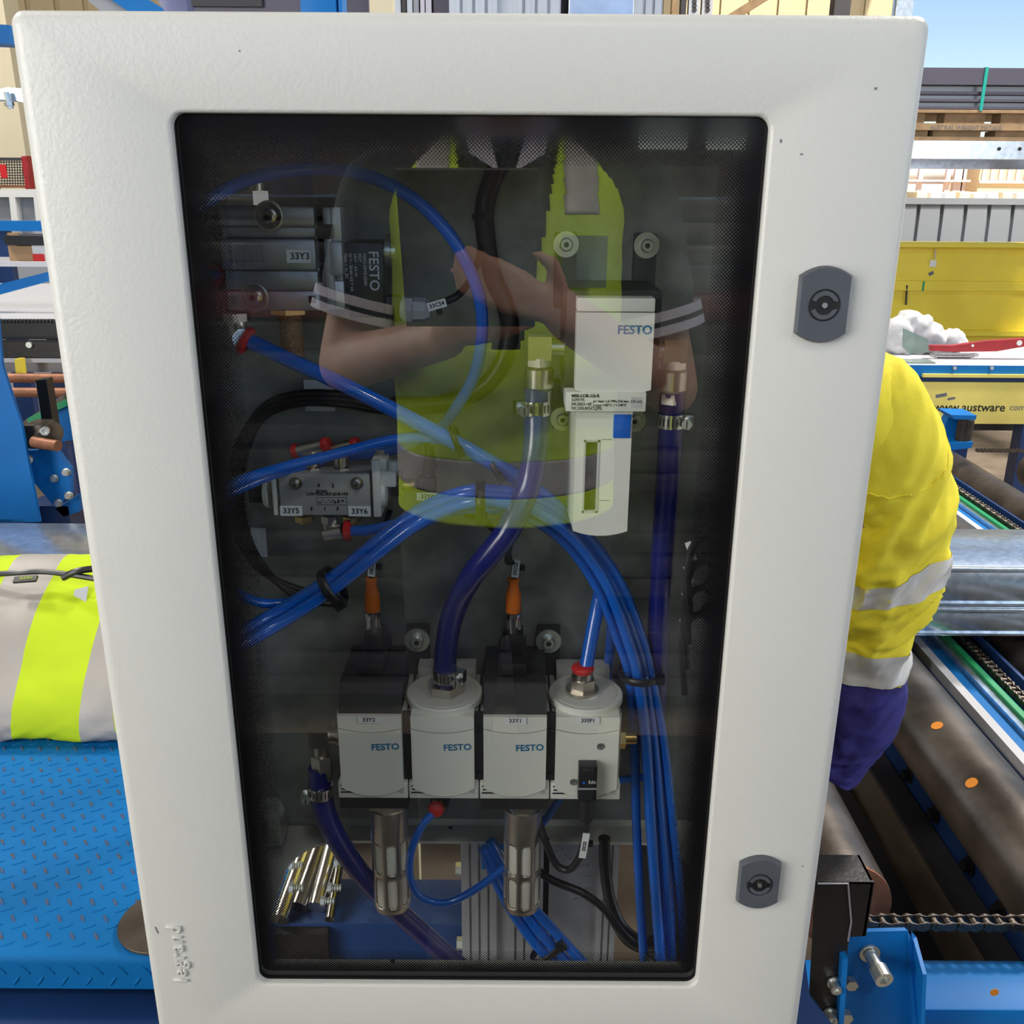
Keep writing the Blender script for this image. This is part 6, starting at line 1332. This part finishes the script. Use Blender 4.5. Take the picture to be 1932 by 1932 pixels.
# vest: lofted shell with neck opening and arm holes, front split into panels
def vest_ring(z):
    if z < 1.1: return .182, .142
    if z < 1.3: t = (z - 1.1) / .2; return .182 + .012 * t, .142
    if z < 1.42: t = (z - 1.3) / .12; return .194 + .008 * t, .142 - .006 * t
    t = min(1, (z - 1.42) / .10); return .202 - .075 * t * t, .136 - .045 * t
zv0, zv1 = zh, 1.525; NV, NA = 130, 220
def vest_piece(test, name, m, grow=0.):
    mb = MB(); vs = []; fs = []
    for j in range(NV + 1):
        z = zv0 + (zv1 - zv0) * j / NV; rx, ry = vest_ring(z)
        for i in range(NA):
            a = 2 * math.pi * i / NA; w = .006 * mnoise.noise(V(math.cos(a) * 2.2, math.sin(a) * 2.2, z * 7))
            vs.append(V(cx + (rx + grow + w) * math.cos(a), yb_ + (ry + grow + w) * math.sin(a), z))
    for j in range(NV):
        z = zv0 + (zv1 - zv0) * (j + .5) / NV; rx, ry = vest_ring(z)
        for i in range(NA):
            a = 2 * math.pi * (i + .5) / NA; x = rx * math.cos(a); fr = math.sin(a)
            side = abs(math.cos(a)) > .93 - max(0, z - 1.40) * 1.5 and z > 1.18       # arm hole
            vneck = fr > 0 and z > 1.22 and abs(x) < .022 + (z - 1.22) * .19
            if side or vneck: continue
            if test(x, fr, z): fs.append((j * NA + i, j * NA + (i + 1) % NA, (j + 1) * NA + (i + 1) % NA, (j + 1) * NA + i))
    mb.add(vs, fs); o = mb.build(name, m, ph, smooth=60)
    md = o.modifiers.new('wall', 'SOLIDIFY'); md.thickness = .003; md.offset = 1
    return o
zb1, zb0 = R_(955, 862, YPb).z, R_(955, 930, YPb).z
isband = lambda x, fr, z: zb0 < z < zb1
isbrace = lambda x, fr, z: .085 < abs(x) < .135 and z > R_(955, 405, YPb).z
vest_piece(lambda x, fr, z: not isband(x, fr, z) and not isbrace(x, fr, z), 'vest', 'hivis')
vest_piece(isband, 'waist_band', 'reflective', .001); vest_piece(isbrace, 'brace_band', 'reflective', .001)
a, b = R_(1062, 445, YPb - .045), R_(1145, 545, YPb - .045); MB().box(a.x, b.x, -YPb + .044, -YPb + .047, b.z, a.z).build('clear_pocket', 'acrylic', ph)
tr2 = MB(); tr2.loft([(V(cx, yb_, .86), .17, .13), (V(cx, yb_, 1.0), .168, .128)])
for s in (-1, 1): caps(tr2, V(cx + .09 * s, yb_, .88), .10, V(cx + .10 * s, yb_ + .01, .48), .078); caps(tr2, V(cx + .10 * s, yb_ + .01, .48), .078, V(cx + .10 * s, yb_, .10), .065)
remesh(tr2, 'trousers', 'dark_cloth', ph, .010, 3)
bt3 = MB()
for s in (-1, 1): caps(bt3, V(cx + .10 * s, yb_ - .03, .05), .048, V(cx + .11 * s, yb_ + .17, .045), .042)
remesh(bt3, 'boots', 'black_matt', ph, .010, 2)
# tablet; its lens is where the picture is taken from
fw = CROT @ V(0, 0, -1); up_ = CROT @ V(0, 1, 0); rt = CROT @ V(1, 0, 0)
pc = CAM - fw * .0105 + rt * (-.055) + up_ * (-.078)
pt = thing('tablet', 'dark tablet held up by the mirrored photographer', 'tablet', pc)
MB().obox(pc, rt, up_, fw, .163, .196, .0078).build('case', 'dark_grey', pt); MB().obox(pc - fw * .0040, rt, up_, fw, .152, .184, .0006).build('screen', 'black', pt)
MB().cyl(pc + rt * .055 + up_ * .078 + fw * .0036, pc + rt * .055 + up_ * .078 + fw * .0055, .0065, n=20).build('lens', 'black', pt)

# ================================================================== racks behind the photographer (mirrored in the glass)
tag(MB().box(-1.5, 1.5, -1.72, -.12, 0, .012, .004).build('added_dark_mat', 'rubber'), 'black floor mat under the photographer, added to darken the reflection', 'mat')  # added unseen sheet, keeps the mirrored floor dark in the glass
rb = thing('cantilever_rack', 'grey cantilever rack with long arms behind the photographer', 'rack', V(0, -2.6, 0))
LV = (.10, .40, .70, 1.0, 1.28)
for x in (-2.3, -.8, .9, 2.5):
    MB().box(x - .06, x + .06, -3.1, -2.95, 0, 1.75).build('upright', 'sheet_dark', rb)
    for z in LV: MB().box(x - .04, x + .04, -2.95, -1.75, z - .05, z).build('arm', 'sheet_grey', rb)
random.seed(9)
names = ('lowest', 'second', 'third', 'fourth', 'top')
for li, z in enumerate(LV):
    for k, (y, dep) in enumerate(((-2.62, .5), (-1.98, .46))):
        hgt = (.17 + .05 * random.random()) * (.8 if li == 4 else 1); x0 = -2.75 + random.random() * .2; x1 = 3.0 + random.random() * .4
        m = ('sheet_dark', 'film', 'film', 'film', 'film')[li] if k else 'sheet_dark'
        nl = 3; t = thing('wrapped_bundle', 'long wrapped steel bundle on the %s level of the rack behind the photographer, %s row' % (names[li], ('rear', 'front')[k]), 'steel bundle', V(0, y, z), 'wrapped bundles behind the photographer')
        for q in range(nl):
            za = z + .001 + hgt * q / nl; zb_ = z + .001 + hgt * (q + .93) / nl; o_ = .03 * random.random()
            MB().box(x0 + o_, x1 - o_, y - dep / 2 + o_, y + dep / 2 - o_, za, zb_, .012).build('layer', m if not (li == 3 and q == 2 and k) else 'film_red', t)
        if k:
            for xx in (-1.7, .75, 2.0): MB().box(xx, xx + .03, y - dep / 2, y + dep / 2 + .004, z + .001, z + hgt + .004).build('strap', 'film_red' if xx > .7 else 'sheet_grey', t)
